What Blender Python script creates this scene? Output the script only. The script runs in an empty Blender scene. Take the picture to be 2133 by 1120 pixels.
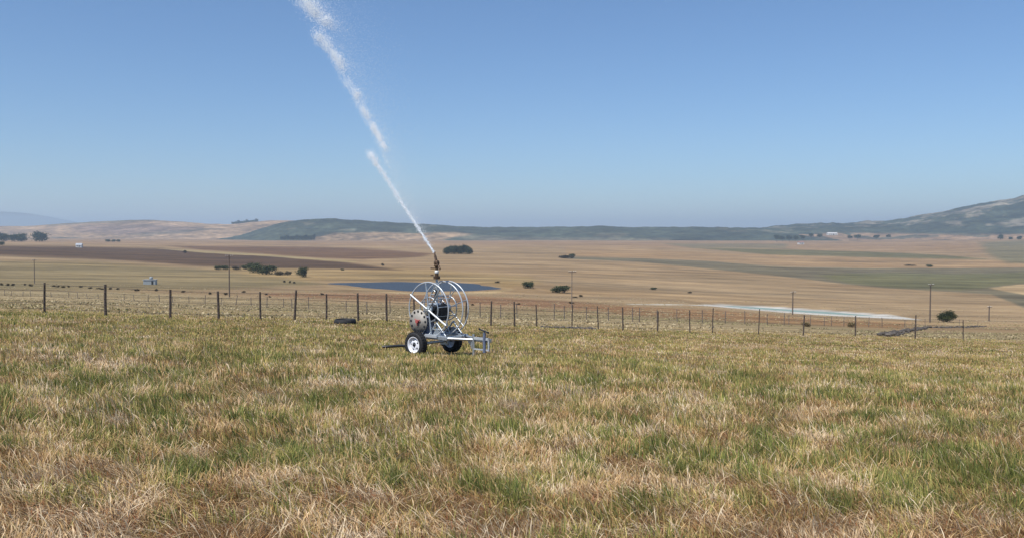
import bpy, math, random
import numpy as np

# ------------------------------------------------------------------ camera, sky, sun, exposure
S = bpy.context.scene
C = S.collection
PITCH = math.radians(2.232)
FPX = 1847.0                      # focal length in pixels of a 2133-pixel-wide frame
cam_d = bpy.data.cameras.new("camera")
cam_d.sensor_width = 36.0
cam_d.lens = 36.0 * FPX / 2133.0
cam_d.clip_start = 0.1
cam_d.clip_end = 60000.0
cam = bpy.data.objects.new("camera", cam_d)
C.objects.link(cam)
cam.location = (0, 0, 0)
cam.rotation_euler = (math.radians(90) - PITCH, 0, 0)
S.camera = cam

SUN_EL = math.radians(55)
SUN_AZ = math.radians(-138)        # clockwise from +Y (view direction); negative = left
SKY_STRENGTH = 0.115
w = bpy.data.worlds.new("World")
S.world = w
w.use_nodes = True
wn = w.node_tree
wn.nodes.clear()
sky = wn.nodes.new("ShaderNodeTexSky")
sky.sky_type = 'NISHITA'
sky.sun_disc = False
sky.sun_elevation = SUN_EL
sky.sun_rotation = SUN_AZ
sky.altitude = 200
sky.air_density = 1.0
sky.dust_density = 0.2
sky.ozone_density = 9.0
bg = wn.nodes.new("ShaderNodeBackground")
bg.inputs[1].default_value = SKY_STRENGTH
wo = wn.nodes.new("ShaderNodeOutputWorld")
wn.links.new(sky.outputs[0], bg.inputs[0])
wn.links.new(bg.outputs[0], wo.inputs[0])

sun_d = bpy.data.lights.new("sun", 'SUN')
sun_d.energy = 5.0
sun_d.angle = math.radians(0.53)
sun_d.color = (1.0, 0.965, 0.91)
sun = bpy.data.objects.new("sun", sun_d)
C.objects.link(sun)
sdir = (math.sin(SUN_AZ) * math.cos(SUN_EL), math.cos(SUN_AZ) * math.cos(SUN_EL), math.sin(SUN_EL))
from mathutils import Vector, Matrix
sun.rotation_euler = Vector(sdir).to_track_quat('Z', 'Y').to_euler()

S.view_settings.view_transform = 'Standard'
S.view_settings.look = 'None'
S.view_settings.exposure = 0.06
S.view_settings.gamma = 1.0
S.cycles.max_bounces = 10
S.cycles.diffuse_bounces = 8
S.cycles.transparent_max_bounces = 8
S.cycles.volume_bounces = 1

random.seed(7)
RNG = np.random.default_rng(11)

# ------------------------------------------------------------------ helpers: numbers
def lin(r, g, b, k=1.0):
    f = lambda c: (c / 255 / 12.92) if c / 255 <= 0.04045 else ((c / 255 + 0.055) / 1.055) ** 2.4
    return (f(r) / k, f(g) / k, f(b) / k)

def smooth(a, b, x):
    t = np.clip((np.asarray(x, float) - a) / (b - a), 0, 1)
    return t * t * (3 - 2 * t)

def _hash(i, j, seed):
    h = (i.astype(np.int64) * 374761393 + j.astype(np.int64) * 668265263 + seed * 974711) & 0xFFFFFFFF
    h = ((h ^ (h >> 13)) * 1274126177) & 0xFFFFFFFF
    return ((h ^ (h >> 16)) & 0xFFFFFF) / float(0xFFFFFF)

def vnoise(x, y, scale, seed=0):
    x = np.asarray(x, float) / scale; y = np.asarray(y, float) / scale
    i = np.floor(x); j = np.floor(y)
    fx = x - i; fy = y - j
    fx = fx * fx * (3 - 2 * fx); fy = fy * fy * (3 - 2 * fy)
    a = _hash(i, j, seed); b = _hash(i + 1, j, seed)
    c = _hash(i, j + 1, seed); d = _hash(i + 1, j + 1, seed)
    return (a * (1 - fx) + b * fx) * (1 - fy) + (c * (1 - fx) + d * fx) * fy

def fbm(x, y, scale, seed=0, octaves=4):
    s = 0; amp = 1; tot = 0
    for o in range(octaves):
        s = s + amp * vnoise(x, y, scale / 2 ** o, seed + 17 * o); tot += amp; amp *= 0.55
    return s / tot

CP, SP = math.cos(PITCH), math.sin(PITCH)
def ray(u, v):
    xc = (np.asarray(u, float) - 1066.5) / FPX; yc = (560 - np.asarray(v, float)) / FPX
    Y = CP + SP * yc; Z = -SP + CP * yc
    return xc / Y, Z / Y                       # x and z per metre of depth y
def project(x, y, z):
    y = np.asarray(y, float); z = np.asarray(z, float)
    d = y * CP - z * SP
    d = np.where(d > 0.05, d, 0.05)
    up = y * SP + z * CP
    return 1066.5 + FPX * np.asarray(x, float) / d, 560 - FPX * up / d
def at(u, v, depth):
    a, b = ray(u, v)
    return Vector((float(a) * depth, depth, float(b) * depth))

# ------------------------------------------------------------------ the lie of the land
COLS = [-700, 0, 350, 700, 1050, 1400, 1800, 2133, 2900]
DS = [60, 90, 130, 200, 300, 357, 433, 600, 1000, 1600, 2500, 3500]
VT = {
    -700: [618, 615, 612, 606, 594, 586, 575, 548, 514, 505, 500, 497],
    0:    [629, 626, 621, 613, 598, 589, 577, 550, 517, 506, 501, 497],
    350:  [641, 636, 631, 621, 604, 595, 583, 559, 528, 512, 503, 499],
    700:  [655, 646, 638, 625, 612, 607.5, 587.2, 562, 533, 516, 505, 500],
    1050: [668, 658, 649, 635, 614.5, 608, 587, 563, 533, 514, 504, 500],
    1400: [682, 668, 656, 643, 630, 619, 604, 576, 543, 521, 506, 500],
    1800: [699, 686, 677, 668.5, 652, 638, 621, 591, 554, 529, 510, 500],
    2133: [708, 697, 686, 676, 658, 645, 628, 596, 555, 523, 502, 494],
    2900: [730, 715, 700, 686, 664, 650, 632, 598, 555, 520, 498, 488],
}
def pchip(xs, ys, x):
    xs = np.array(xs, float); ys = np.array(ys, float)
    h = np.diff(xs); m = np.diff(ys) / h
    d = np.zeros_like(ys); d[0] = m[0]; d[-1] = m[-1]
    for k in range(1, len(xs) - 1):
        if m[k - 1] * m[k] > 0:
            w1 = 2 * h[k] + h[k - 1]; w2 = h[k] + 2 * h[k - 1]
            d[k] = (w1 + w2) / (w1 / m[k - 1] + w2 / m[k])
    x = np.clip(x, xs[0], xs[-1])
    i = np.clip(np.searchsorted(xs, x, side='right') - 1, 0, len(xs) - 2)
    t = (x - xs[i]) / h[i]
    return (ys[i] * (1 + 2 * t) * (1 - t) ** 2 + d[i] * h[i] * t * (1 - t) ** 2
            + ys[i + 1] * t * t * (3 - 2 * t) + d[i + 1] * h[i] * t * t * (t - 1))
LD = np.linspace(math.log(60), math.log(3500), 500)
US = np.linspace(-700, 2900, 361)
tab = np.array([pchip(np.log(DS), VT[c], LD) for c in COLS])          # cols x LD
tabu = np.array([np.interp(US, COLS, tab[:, k]) for k in range(len(LD))]).T
ker = np.exp(-0.5 * (np.arange(-24, 25) / 8.0) ** 2); ker /= ker.sum()
pad = np.pad(tabu, ((24, 24), (0, 0)), mode='edge')
tabu = np.array([np.convolve(pad[:, k], ker, mode='valid') for k in range(len(LD))]).T
ZTAB = ray(1066, tabu)[1] * np.exp(LD)[None, :]                       # heights

def depth_at_v(u): return np.interp(u, [-200, 90, 352, 746, 1022, 1300, 1600, 1909, 2100, 2400], [33, 36.5, 37.5, 42, 46, 51, 55, 58, 60, 62])
LAKE_PX = [(676, 589), (760, 586.6), (850, 586.2), (960, 588.6), (1012, 593), (1048, 600), (1010, 604), (950, 605.5), (860, 606.5), (790, 602.5), (730, 596.5)]
PAN_PX = [(1490, 635), (1600, 640), (1745, 650), (1838, 657), (1800, 661), (1700, 657.5), (1600, 650), (1535, 643)]
PANBANK_PX = [(1420, 633.5), (1500, 633), (1600, 637), (1745, 647), (1850, 654), (1915, 665), (1850, 662), (1720, 656), (1620, 649), (1550, 643), (1480, 636.5)]
LAKE_Z, PAN_Z = -23.3, -27.2
def on_plane(pxs, z):
    out = []
    for u, v in pxs:
        a, b = ray(u, v); d = z / float(b)
        out.append((float(a) * d, d))
    return out
LAKE = on_plane([(868 + (u - 868) * 1.05, v) for u, v in LAKE_PX], LAKE_Z)
PAN = on_plane(PAN_PX, PAN_Z)
PANBANK = on_plane(PANBANK_PX, PAN_Z)

def chaikin(p, n=3):
    for _ in range(n):
        q = []
        for i in range(len(p)):
            a, b = p[i], p[(i + 1) % len(p)]
            q.append((a[0] * .75 + b[0] * .25, a[1] * .75 + b[1] * .25))
            q.append((a[0] * .25 + b[0] * .75, a[1] * .25 + b[1] * .75))
        p = q
    return p
def ragged(p, amp, seed):
    q_ = []
    for k, (a, b) in enumerate(p):
        n_ = float(fbm(np.array([a]), np.array([b]), 14, seed, 2)[0]) - .5
        cx = sum(t[0] for t in p) / len(p); cy = sum(t[1] for t in p) / len(p); d = math.hypot(a - cx, b - cy)
        q_.append((a + (a - cx) / d * n_ * amp, b + (b - cy) / d * n_ * amp))
    return q_
LAKE = ragged(chaikin(LAKE), 12, 4); PAN = ragged(chaikin(PAN), 5, 6)

def sdist(x, y, poly):
    """signed distance to a polygon, negative inside"""
    x = np.asarray(x, float); y = np.asarray(y, float)
    best = np.full(x.shape, 1e18); inside = np.zeros(x.shape, bool)
    n = len(poly)
    for i in range(n):
        ax, ay = poly[i]; bx, by = poly[(i + 1) % n]
        ex, ey = bx - ax, by - ay
        t = np.clip(((x - ax) * ex + (y - ay) * ey) / (ex * ex + ey * ey + 1e-12), 0, 1)
        best = np.minimum(best, (x - ax - t * ex) ** 2 + (y - ay - t * ey) ** 2)
        c = (ay > y) != (by > y)
        inside ^= c & (x < ex * (y - ay) / (ey + (1e-12 if abs(ey) < 1e-12 else 0)) + ax)
    d = np.sqrt(best)
    return np.where(inside, -d, d)

def height(x, y):
    x = np.asarray(x, float); y = np.asarray(y, float)
    yp = np.clip(y, -60, 400); xp = 80 * np.tanh(x / 80)
    plane = -1.47 - 0.0724 * yp - 0.045 * xp
    ys = np.maximum(y, 60)
    u = 1066.5 + FPX * x / ys
    fi = np.clip((u + 700) / 10.0, 0, 359.999); fj = np.clip((np.log(ys) - LD[0]) / (LD[1] - LD[0]), 0, 498.999)
    i = fi.astype(int); j = fj.astype(int); a = fi - i; b = fj - j
    z = (ZTAB[i, j] * (1 - a) + ZTAB[i + 1, j] * a) * (1 - b) + (ZTAB[i, j + 1] * (1 - a) + ZTAB[i + 1, j + 1] * a) * b
    r = np.hypot(x, y)
    k = smooth(42, 80, y)
    h = plane * (1 - k) + z * k
    h = h + (fbm(x, y, 14, 3, 3) - .5) * 0.22 * smooth(6, 30, r) * (1 - smooth(120, 250, r))
    h = h + (fbm(x, y, 160, 5, 3) - .5) * 3.0 * smooth(450, 900, r)
    m = (y > 200) & (y < 620) & (np.abs(x) < 330)
    if m.any():
        xm, ym, hm = x[m], y[m], h[m]
        for poly, zw in ((LAKE, LAKE_Z), (PAN, PAN_Z)):
            s = sdist(xm, ym, poly)
            tgt = zw + 0.05 + np.clip(s * 0.05, -1.5, 0.9)
            kk = 1 - smooth(2, 26, s)
            hm = hm * (1 - kk) + tgt * kk
        h = h.copy(); h[m] = hm
    return h

def gz(x, y):
    return float(height(np.array([x]), np.array([y]))[0])
_dd = np.exp(np.linspace(math.log(4), math.log(6000), 5000))
def hit(u, v):
    """first ground point seen along the ray of a pixel"""
    a, b = ray(u, v)
    x = float(a) * _dd; z = float(b) * _dd
    g = height(x, _dd)
    k = int(np.argmax(z <= g))
    if not (z <= g).any(): k = len(_dd) - 1
    d = _dd[k]
    return Vector((float(a) * d, d, float(g[k])))

# ------------------------------------------------------------------ helpers: objects
def tag(o, label=None, cat=None, group=None, kind=None):
    if label: o['label'] = label
    if cat: o['category'] = cat
    if group: o['group'] = group
    if kind: o['kind'] = kind
    return o
def empty(name, loc, rz=0.0):
    o = bpy.data.objects.new(name, None); C.objects.link(o)
    o.location = loc; o.rotation_euler = (0, 0, rz); o.empty_display_size = 0.2
    return o
def copy_tree(o, parent=None):
    c = o.copy(); C.objects.link(c)
    if parent is not None: c.parent = parent
    for ch in list(o.children): copy_tree(ch, c)
    return c

class MB:
    def __init__(s): s.v = []; s.f = []; s.sm = []
    def add(s, vs, fs, sm=False):
        o = len(s.v); s.v += [tuple(p) for p in vs]
        s.f += [tuple(i + o for i in f) for f in fs]; s.sm += [sm] * len(fs)
    def box(s, c, d, rot=None, bev=0.0):
        hx, hy, hz = d[0] / 2, d[1] / 2, d[2] / 2
        b = min(bev, hx * .9, hy * .9, hz * .9)
        vs = []
        if b <= 0:
            vs = [(x, y, z) for z in (-hz, hz) for x, y in ((-hx, -hy), (hx, -hy), (hx, hy), (-hx, hy))]
            fs = [(3, 2, 1, 0), (4, 5, 6, 7), (0, 1, 5, 4), (1, 2, 6, 5), (2, 3, 7, 6), (3, 0, 4, 7)]
        else:
            ring = lambda ix, iy, z: [(-ix + b, -iy, z), (ix - b, -iy, z), (ix, -iy + b, z), (ix, iy - b, z), (ix - b, iy, z), (-ix + b, iy, z), (-ix, iy - b, z), (-ix, -iy + b, z)]
            ringi = lambda z: ring(hx - b * .6, hy - b * .6, z)
            vs = ringi(-hz) + ring(hx, hy, -hz + b) + ring(hx, hy, hz - b) + ringi(hz)
            fs = [tuple(range(7, -1, -1)), tuple(range(24, 32))]
            for k in range(3):
                for i in range(8):
                    j = (i + 1) % 8; fs.append((k * 8 + i, k * 8 + j, k * 8 + 8 + j, k * 8 + 8 + i))
        m = rot if rot is not None else Matrix.Identity(3)
        s.add([m @ Vector(p) + Vector(c) for p in vs], fs)
    def frame_of(s, ax):
        ax = Vector(ax).normalized()
        t = Vector((0, 0, 1)) if abs(ax.z) < .9 else Vector((1, 0, 0))
        a = ax.cross(t).normalized(); b = ax.cross(a).normalized()
        return ax, a, b
    def tube(s, p0, p1, r, n=12, r1=None):
        p0 = Vector(p0); p1 = Vector(p1); r1 = r if r1 is None else r1
        ax, a, b = s.frame_of(p1 - p0)
        vs = []
        for p, rr in ((p0, r), (p1, r1)):
            vs += [p + (a * math.cos(2 * math.pi * i / n) + b * math.sin(2 * math.pi * i / n)) * rr for i in range(n)]
        s.add(vs, [(i, (i + 1) % n, n + (i + 1) % n, n + i)[::-1] for i in range(n)], True)
        s.add(vs[:n], [tuple(range(n))]); s.add(vs[n:], [tuple(range(n - 1, -1, -1))])
    def path(s, pts, r, n=8):
        pts = [Vector(p) for p in pts]; vs = []
        for k, p in enumerate(pts):
            d = pts[min(k + 1, len(pts) - 1)] - pts[max(k - 1, 0)]
            ax, a, b = s.frame_of(d)
            rr = r[k] if isinstance(r, (list, tuple)) else r
            vs += [p + (a * math.cos(2 * math.pi * i / n) + b * math.sin(2 * math.pi * i / n)) * rr for i in range(n)]
        fs = [(k * n + i, k * n + n + i, k * n + n + (i + 1) % n, k * n + (i + 1) % n) for k in range(len(pts) - 1) for i in range(n)]
        s.add(vs, fs, True)
        s.add(vs[:n], [tuple(range(n))]); s.add(vs[-n:], [tuple(range(n - 1, -1, -1))])
    def torus(s, c, ax, R, r, nu=56, nv=10):
        ax, a, b = s.frame_of(ax); c = Vector(c); vs = []
        for i in range(nu):
            t = 2 * math.pi * i / nu; d = a * math.cos(t) + b * math.sin(t)
            for j in range(nv):
                q = 2 * math.pi * j / nv
                vs.append(c + d * (R + r * math.cos(q)) + ax * r * math.sin(q))
        s.add(vs, [(i * nv + j, i * nv + (j + 1) % nv, ((i + 1) % nu) * nv + (j + 1) % nv, ((i + 1) % nu) * nv + j) for i in range(nu) for j in range(nv)], True)
    def lathe(s, c, ax, prof, n=32, closed=False):
        """prof: (radius, offset along the axis)"""
        ax, a, b = s.frame_of(ax); c = Vector(c); vs = []
        for R, h in prof:
            for i in range(n):
                t = 2 * math.pi * i / n
                vs.append(c + ax * h + (a * math.cos(t) + b * math.sin(t)) * max(R, 1e-4))
        m = len(prof); fs = []
        for k in range(m if closed else m - 1):
            for i in range(n):
                k2 = (k + 1) % m
                fs.append((k * n + i, k2 * n + i, k2 * n + (i + 1) % n, k * n + (i + 1) % n))
        s.add(vs, fs, True)
    def prism(s, poly, axis_off):
        """poly: list of 3-D points; axis_off: extrusion vector"""
        n = len(poly); o = Vector(axis_off); p = [Vector(q) for q in poly]
        s.add(p + [q + o for q in p], [tuple(range(n - 1, -1, -1)), tuple(range(n, 2 * n))] + [(i, (i + 1) % n, n + (i + 1) % n, n + i) for i in range(n)])
    def build(s, name, mat, parent=None):
        me = bpy.data.meshes.new(name); me.from_pydata(s.v, [], s.f)
        me.polygons.foreach_set('use_smooth', s.sm); me.materials.append(mat); me.update()
        o = bpy.data.objects.new(name, me); C.objects.link(o)
        if parent is not None: o.parent = parent
        return o

def quad_mesh(name, co, quads, col=None, mat=None, smooth_=False, parent=None, link=True):
    me = bpy.data.meshes.new(name)
    co = np.ascontiguousarray(co, np.float32); quads = np.ascontiguousarray(quads, np.int32)
    nv, nf = len(co), len(quads); k = quads.shape[1]
    me.vertices.add(nv); me.vertices.foreach_set('co', co.ravel())
    me.loops.add(nf * k); me.loops.foreach_set('vertex_index', quads.ravel())
    me.polygons.add(nf); me.polygons.foreach_set('loop_start', np.arange(0, nf * k, k, dtype=np.int32))
    if smooth_: me.polygons.foreach_set('use_smooth', np.ones(nf, bool))
    me.update(calc_edges=True)
    if col is not None:
        a = me.attributes.new('tint', 'FLOAT_COLOR', 'POINT')
        c4 = np.ones((nv, 4), np.float32); c4[:, :3] = col
        a.data.foreach_set('color', c4.ravel())
    if mat: me.materials.append(mat)
    if not link: return me
    o = bpy.data.objects.new(name, me); C.objects.link(o)
    if parent is not None: o.parent = parent
    return o

# ------------------------------------------------------------------ materials
def new_mat(name):
    m = bpy.data.materials.new(name); m.use_nodes = True
    nt = m.node_tree
    return m, nt, nt.nodes['Principled BSDF']
def metal(name, col, rough=.45, met=.0, var=.25, scale=9.0, col2=None):
    m, nt, p = new_mat(name)
    tc = nt.nodes.new('ShaderNodeTexCoord'); nz = nt.nodes.new('ShaderNodeTexNoise')
    nz.inputs['Scale'].default_value = scale; nz.inputs['Detail'].default_value = 5
    nt.links.new(tc.outputs['Object'], nz.inputs['Vector'])
    mx = nt.nodes.new('ShaderNodeMix'); mx.data_type = 'RGBA'
    c2 = col2 or tuple(c * (1 - var) for c in col)
    mx.inputs[6].default_value = (*col, 1); mx.inputs[7].default_value = (*c2, 1)
    rp = nt.nodes.new('ShaderNodeMapRange'); rp.inputs[1].default_value = .35; rp.inputs[2].default_value = .68
    nt.links.new(nz.outputs['Fac'], rp.inputs[0]); nt.links.new(rp.outputs[0], mx.inputs[0])
    nt.links.new(mx.outputs[2], p.inputs['Base Color'])
    rr = nt.nodes.new('ShaderNodeMapRange'); rr.inputs[3].default_value = max(.05, rough - .12); rr.inputs[4].default_value = min(1, rough + .15)
    nt.links.new(nz.outputs['Fac'], rr.inputs[0]); nt.links.new(rr.outputs[0], p.inputs['Roughness'])
    p.inputs['Metallic'].default_value = met
    return m
def tint_mat(name, rough=.85, trans=0.0, noise=None, spec=.2):
    """colour from the mesh's own tint attribute, broken up by object-space noise; optional light through the leaf"""
    m, nt, p = new_mat(name)
    at_ = nt.nodes.new('ShaderNodeAttribute'); at_.attribute_name = 'tint'
    src = at_.outputs['Color']
    if noise:
        tc = nt.nodes.new('ShaderNodeTexCoord')
        for scale, lo, hi, stretch in noise:
            mp = nt.nodes.new('ShaderNodeMapping'); mp.inputs['Scale'].default_value = stretch
            nt.links.new(tc.outputs['Object'], mp.inputs['Vector'])
            nz = nt.nodes.new('ShaderNodeTexNoise'); nz.inputs['Scale'].default_value = scale; nz.inputs['Detail'].default_value = 6
            nz.inputs['Roughness'].default_value = .6
            nt.links.new(mp.outputs[0], nz.inputs['Vector'])
            r = nt.nodes.new('ShaderNodeMapRange'); r.inputs[1].default_value = .3; r.inputs[2].default_value = .7
            r.inputs[3].default_value = lo; r.inputs[4].default_value = hi
            nt.links.new(nz.outputs['Fac'], r.inputs[0])
            mu = nt.nodes.new('ShaderNodeMix'); mu.data_type = 'RGBA'; mu.blend_type = 'MULTIPLY'; mu.inputs[0].default_value = 1
            nt.links.new(src, mu.inputs[6]); nt.links.new(r.outputs[0], mu.inputs[7])
            src = mu.outputs[2]
    nt.links.new(src, p.inputs['Base Color'])
    p.inputs['Roughness'].default_value = rough
    p.inputs['Specular IOR Level'].default_value = spec
    if trans > 0:
        out = nt.nodes['Material Output']
        tr = nt.nodes.new('ShaderNodeBsdfTranslucent'); nt.links.new(src, tr.inputs['Color'])
        ms = nt.nodes.new('ShaderNodeMixShader'); ms.inputs[0].default_value = trans
        nt.links.new(p.outputs[0], ms.inputs[1]); nt.links.new(tr.outputs[0], ms.inputs[2])
        nt.links.new(ms.outputs[0], out.inputs['Surface'])
    return m

M_ground = tint_mat('field soil and stubble', .95, 0, [(0.010, .82, 1.14, (1, 2.2, 1)), (0.035, .76, 1.2, (.3, 1.5, 1)), (0.16, .74, 1.24, (.4, 1.4, 1)), (1.3, .88, 1.10, (.7, 1, 1))], .1)
M_hill = tint_mat('hillside scrub', .95, 0, [(0.004, .6, 1.3, (1, 1, 1)), (0.012, .5, 1.5, (1, 1, 1)), (0.04, .5, 1.5, (1, 1, 1))], .1)
M_leaf = tint_mat('tree leaves', .6, .25, None, .25)
M_grass = tint_mat('grass blades', .6, .28, None, .25)
M_galv = metal('galvanised steel', (.58, .62, .64), .38, .75, .25, 14)
M_plate = metal('dusty steel plate', (.40, .37, .32), .6, .2, .35, 6)
M_galv_b = metal('bright galvanised tube', (.56, .59, .61), .35, .35, .12, 20)
M_tyre = metal('tyre rubber', (.016, .016, .017), .75, 0, .3, 30)
M_rim = metal('white painted rim', (.78, .79, .82), .35, 0, .12, 12)
M_black = metal('black cast housing', (.02, .022, .026), .5, .2, .4, 20)
M_hose = metal('black polythene hose', (.015, .015, .016), .45, 0, .3, 8)
M_blue = metal('blue grey painted casing', (.15, .18, .26), .45, .1, .25, 12)
M_red = metal('red valve paint', (.42, .09, .08), .5, 0, .3, 20)
M_brass = metal('weathered sprinkler brass', (.12, .075, .045), .5, .5, .4, 30)
M_white = metal('white plastic', (.75, .75, .72), .4, 0, .1, 20)
M_post = metal('weathered fence timber', (.11, .082, .064), .9, 0, .45, 6)
M_post2 = metal('grey fence timber', (.20, .165, .135), .9, 0, .4, 6)
M_wire = metal('rusty fence wire', (.12, .10, .09), .7, .3, .4, 3)
M_pole = metal('utility pole timber', (.13, .10, .08), .9, 0, .35, 3)
M_bark = metal('tree bark', (.10, .075, .055), .95, 0, .4, 2)
M_wall = metal('white plaster', (.58, .57, .54), .9, 0, .1, 1)
M_roof = metal('grey roof sheeting', (.42, .44, .46), .5, .2, .2, 1)
M_roofr = metal('dull red roof', (.30, .17, .13), .8, 0, .25, 1)
M_pane = metal('dark window glass', (.03, .035, .04), .15, 0, .3, 1)
M_tank = metal('pale grey tank plastic', (.30, .33, .34), .6, 0, .12, 1)
M_rock = metal('dark field stone', (.055, .048, .042), .95, 0, .5, 1.2, (.14, .12, .10))

def water_mat(name, col, bump, rough, scale=1.2):
    m, nt, p = new_mat(name)
    p.inputs['Base Color'].default_value = (*col, 1); p.inputs['Roughness'].default_value = rough
    p.inputs['IOR'].default_value = 1.33
    tc = nt.nodes.new('ShaderNodeTexCoord'); mp = nt.nodes.new('ShaderNodeMapping'); mp.inputs['Scale'].default_value = (.5, 1.3, 1)
    nz = nt.nodes.new('ShaderNodeTexNoise'); nz.inputs['Scale'].default_value = scale; nz.inputs['Detail'].default_value = 4
    bp = nt.nodes.new('ShaderNodeBump'); bp.inputs['Strength'].default_value = bump; bp.inputs['Distance'].default_value = .6
    nt.links.new(tc.outputs['Object'], mp.inputs['Vector']); nt.links.new(mp.outputs[0], nz.inputs['Vector'])
    nt.links.new(nz.outputs['Fac'], bp.inputs['Height']); nt.links.new(bp.outputs[0], p.inputs['Normal'])
    return m
M_water = water_mat('rippled dam water', (.045, .052, .062), 1.2, .42)
M_pan = water_mat('pale shallow water', (.24, .31, .27), 1.0, .6)
M_pan.node_tree.nodes['Principled BSDF'].inputs['Specular IOR Level'].default_value = .12
m, nt, p = new_mat('white water drops')
p.inputs['Base Color'].default_value = (.92, .965, 1.0, 1); p.inputs['Roughness'].default_value = .25
M_drops = m

# ------------------------------------------------------------------ ground sheet
ALB = 1.5      # sunlit brightness of a white surface; photo colours are divided by it to give albedo
def alb(r, g, b): return np.array(lin(r, g, b, ALB))
def paint(base, u, v, polys, x, y):
    """real field colours on the land, traced from where each field lies"""
    jit = (fbm(x, y, 60, 41, 3) - .5) * 1.2 + (fbm(x, y, 12, 43, 2) - .5) * .8
    for col, poly, fe, k in polys:
        s = sdist(u / 5.0 + jit * 3, v + jit * 2.0, [(a / 5.0, b) for a, b in poly])
        mk = (1 - smooth(-fe, fe, s)) * k
        base = base * (1 - mk[:, None]) + np.array(col)[None, :] * mk[:, None]
    return base
TAN = alb(180, 151, 112); GOLD = alb(184, 154, 104); PINK = alb(184, 150, 108); OLIVE = alb(128, 118, 78)
GREEN = alb(122, 118, 78); DARK = alb(98, 74, 54); DARK2 = alb(126, 94, 68); STRAW = alb(196, 170, 126); FAR = alb(176, 142, 104)
FIELDS = [
    (alb(180, 158, 116), [(-900, 575), (0, 590), (500, 620), (900, 640), (1300, 655), (1600, 668), (1900, 690), (3000, 700), (3000, 760), (-900, 760)], 6, .9),
    (alb(146, 130, 90), [(-900, 536), (200, 545), (420, 560), (600, 575), (680, 592), (400, 604), (-900, 596)], 5, .75),
    (GOLD, [(430, 560), (620, 552), (900, 562), (1100, 575), (1130, 590), (1060, 598), (960, 584), (760, 583), (640, 585), (520, 572)], 4, .8),
    (alb(160, 116, 82), [(540, 609), (900, 611), (1200, 628), (1330, 640), (1300, 648), (1000, 634), (760, 624), (560, 616)], 3, .7),
    (alb(170, 128, 86), [(1200, 632), (1500, 645), (1700, 664), (1900, 672), (1880, 684), (1600, 672), (1300, 655)], 3, .7),
    (DARK, [(-900, 508), (0, 512), (160, 513), (330, 517), (430, 525), (540, 531), (720, 546), (830, 562), (720, 560), (540, 558), (400, 553), (280, 544), (130, 537), (0, 532), (-900, 530)], 3, .92),
    (DARK2, [(350, 512), (540, 513.5), (680, 515), (800, 520), (900, 528.5), (880, 535), (760, 541), (650, 536), (540, 528), (420, 521)], 2.4, .9),
    (alb(190, 168, 120), [(330, 518), (440, 524), (540, 529), (640, 537), (740, 544), (740, 547), (540, 533), (430, 527)], .8, .9),
    (PINK, [(1180, 510), (1480, 527), (1620, 531), (1900, 540), (2100, 543), (3000, 556), (3000, 562), (1800, 558), (1600, 552), (1400, 540), (1180, 531)], 2, .9),
    (alb(128, 118, 92), [(1185, 535), (1340, 538), (1480, 544), (1600, 554), (1780, 558), (2133, 558), (3000, 562), (3000, 640), (2133, 640), (2060, 612), (1960, 606), (1850, 600), (1760, 591), (1680, 581), (1600, 572), (1480, 560), (1340, 546), (1185, 539)], 1.5, .95),
    (GREEN, [(1700, 572), (1850, 568), (2000, 570), (2133, 566), (2133, 588), (2060, 598), (2000, 604), (1860, 598), (1760, 588)], 3, .8),
    (alb(198, 168, 124), [(2060, 600), (2133, 590), (3000, 580), (3000, 625), (2133, 613)], 1.3, .9),
    (GREEN * .9, [(1440, 516), (1620, 519), (1800, 524), (1960, 531), (2060, 540), (1900, 538), (1720, 533), (1600, 530)], 1.5, .85),
    (alb(130, 124, 92), [(2040, 505), (2133, 500), (3000, 495), (3000, 552), (2100, 548), (2060, 530)], 3, .8),
    (alb(140, 128, 96), [(1380, 507), (1640, 508), (1640, 518), (1440, 517)], 2, .8),
    (STRAW, [(1000, 597), (1060, 600), (1010, 607), (860, 610), (730, 600), (680, 594), (740, 603), (860, 613), (1030, 611), (1070, 601), (1040, 596)], 1, .8),
    (STRAW, [(540, 604), (720, 606), (720, 608), (540, 606)], .8, .7),
    (alb(226, 218, 202), PANBANK_PX, 1.1, 1),
    (alb(230, 222, 200), [(1305, 631.5), (1420, 632.5), (1420, 634.5), (1305, 633)], .8, .8),
    (STRAW, [(1960, 671), (2060, 673), (2060, 677), (1980, 677)], 1, .7),
]
az_f = np.radians(np.linspace(-34, 34, 700)); az_c = np.radians(np.concatenate([np.linspace(34, 326, 75)[1:-1]]))
AZ = np.concatenate([az_f, az_c])
R = [0.8, 2.0, 3.0]
while R[-1] < 3800: R.append(R[-1] * 1.0118)
while R[-1] < 21500: R.append(R[-1] * 1.1)
R = np.array(R)
rr, aa = np.meshgrid(R, AZ, indexing='ij')
gx = (rr * np.sin(aa)).ravel(); gy = (rr * np.cos(aa)).ravel()
gzv = height(gx, gy)
gu, gv = project(gx, np.maximum(gy, 1), gzv)
nr, na = len(R), len(AZ)
gcol = np.tile(TAN, (len(gx), 1))
nz1 = fbm(gx, gy, 220, 21, 4)[:, None]; nz2 = fbm(gx * .3, gy, 25, 22, 4)[:, None]
gcol = gcol * (0.88 + .24 * nz1) * (.85 + .3 * nz2)
ff = smooth(1300, 2300, rr.ravel())[:, None]
gcol = gcol * (1 - ff) + FAR * ff
gcol = paint(gcol, gu, gv, FIELDS, gx, gy)
far_k = (smooth(60, 140, gy))[:, None]
strk = (.60 + .80 * fbm(gx * .22, gy, 16, 61, 3)) * (.86 + .28 * fbm(gx * .4, gy + gx * .15, 70, 62, 3))
hue = (fbm(gx * .3, gy, 40, 63, 3) - .5)[:, None] * np.array((.10, .0, -.14))[None]
gcol = gcol * (1 + (strk[:, None] - 1 + hue) * far_k)
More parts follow.
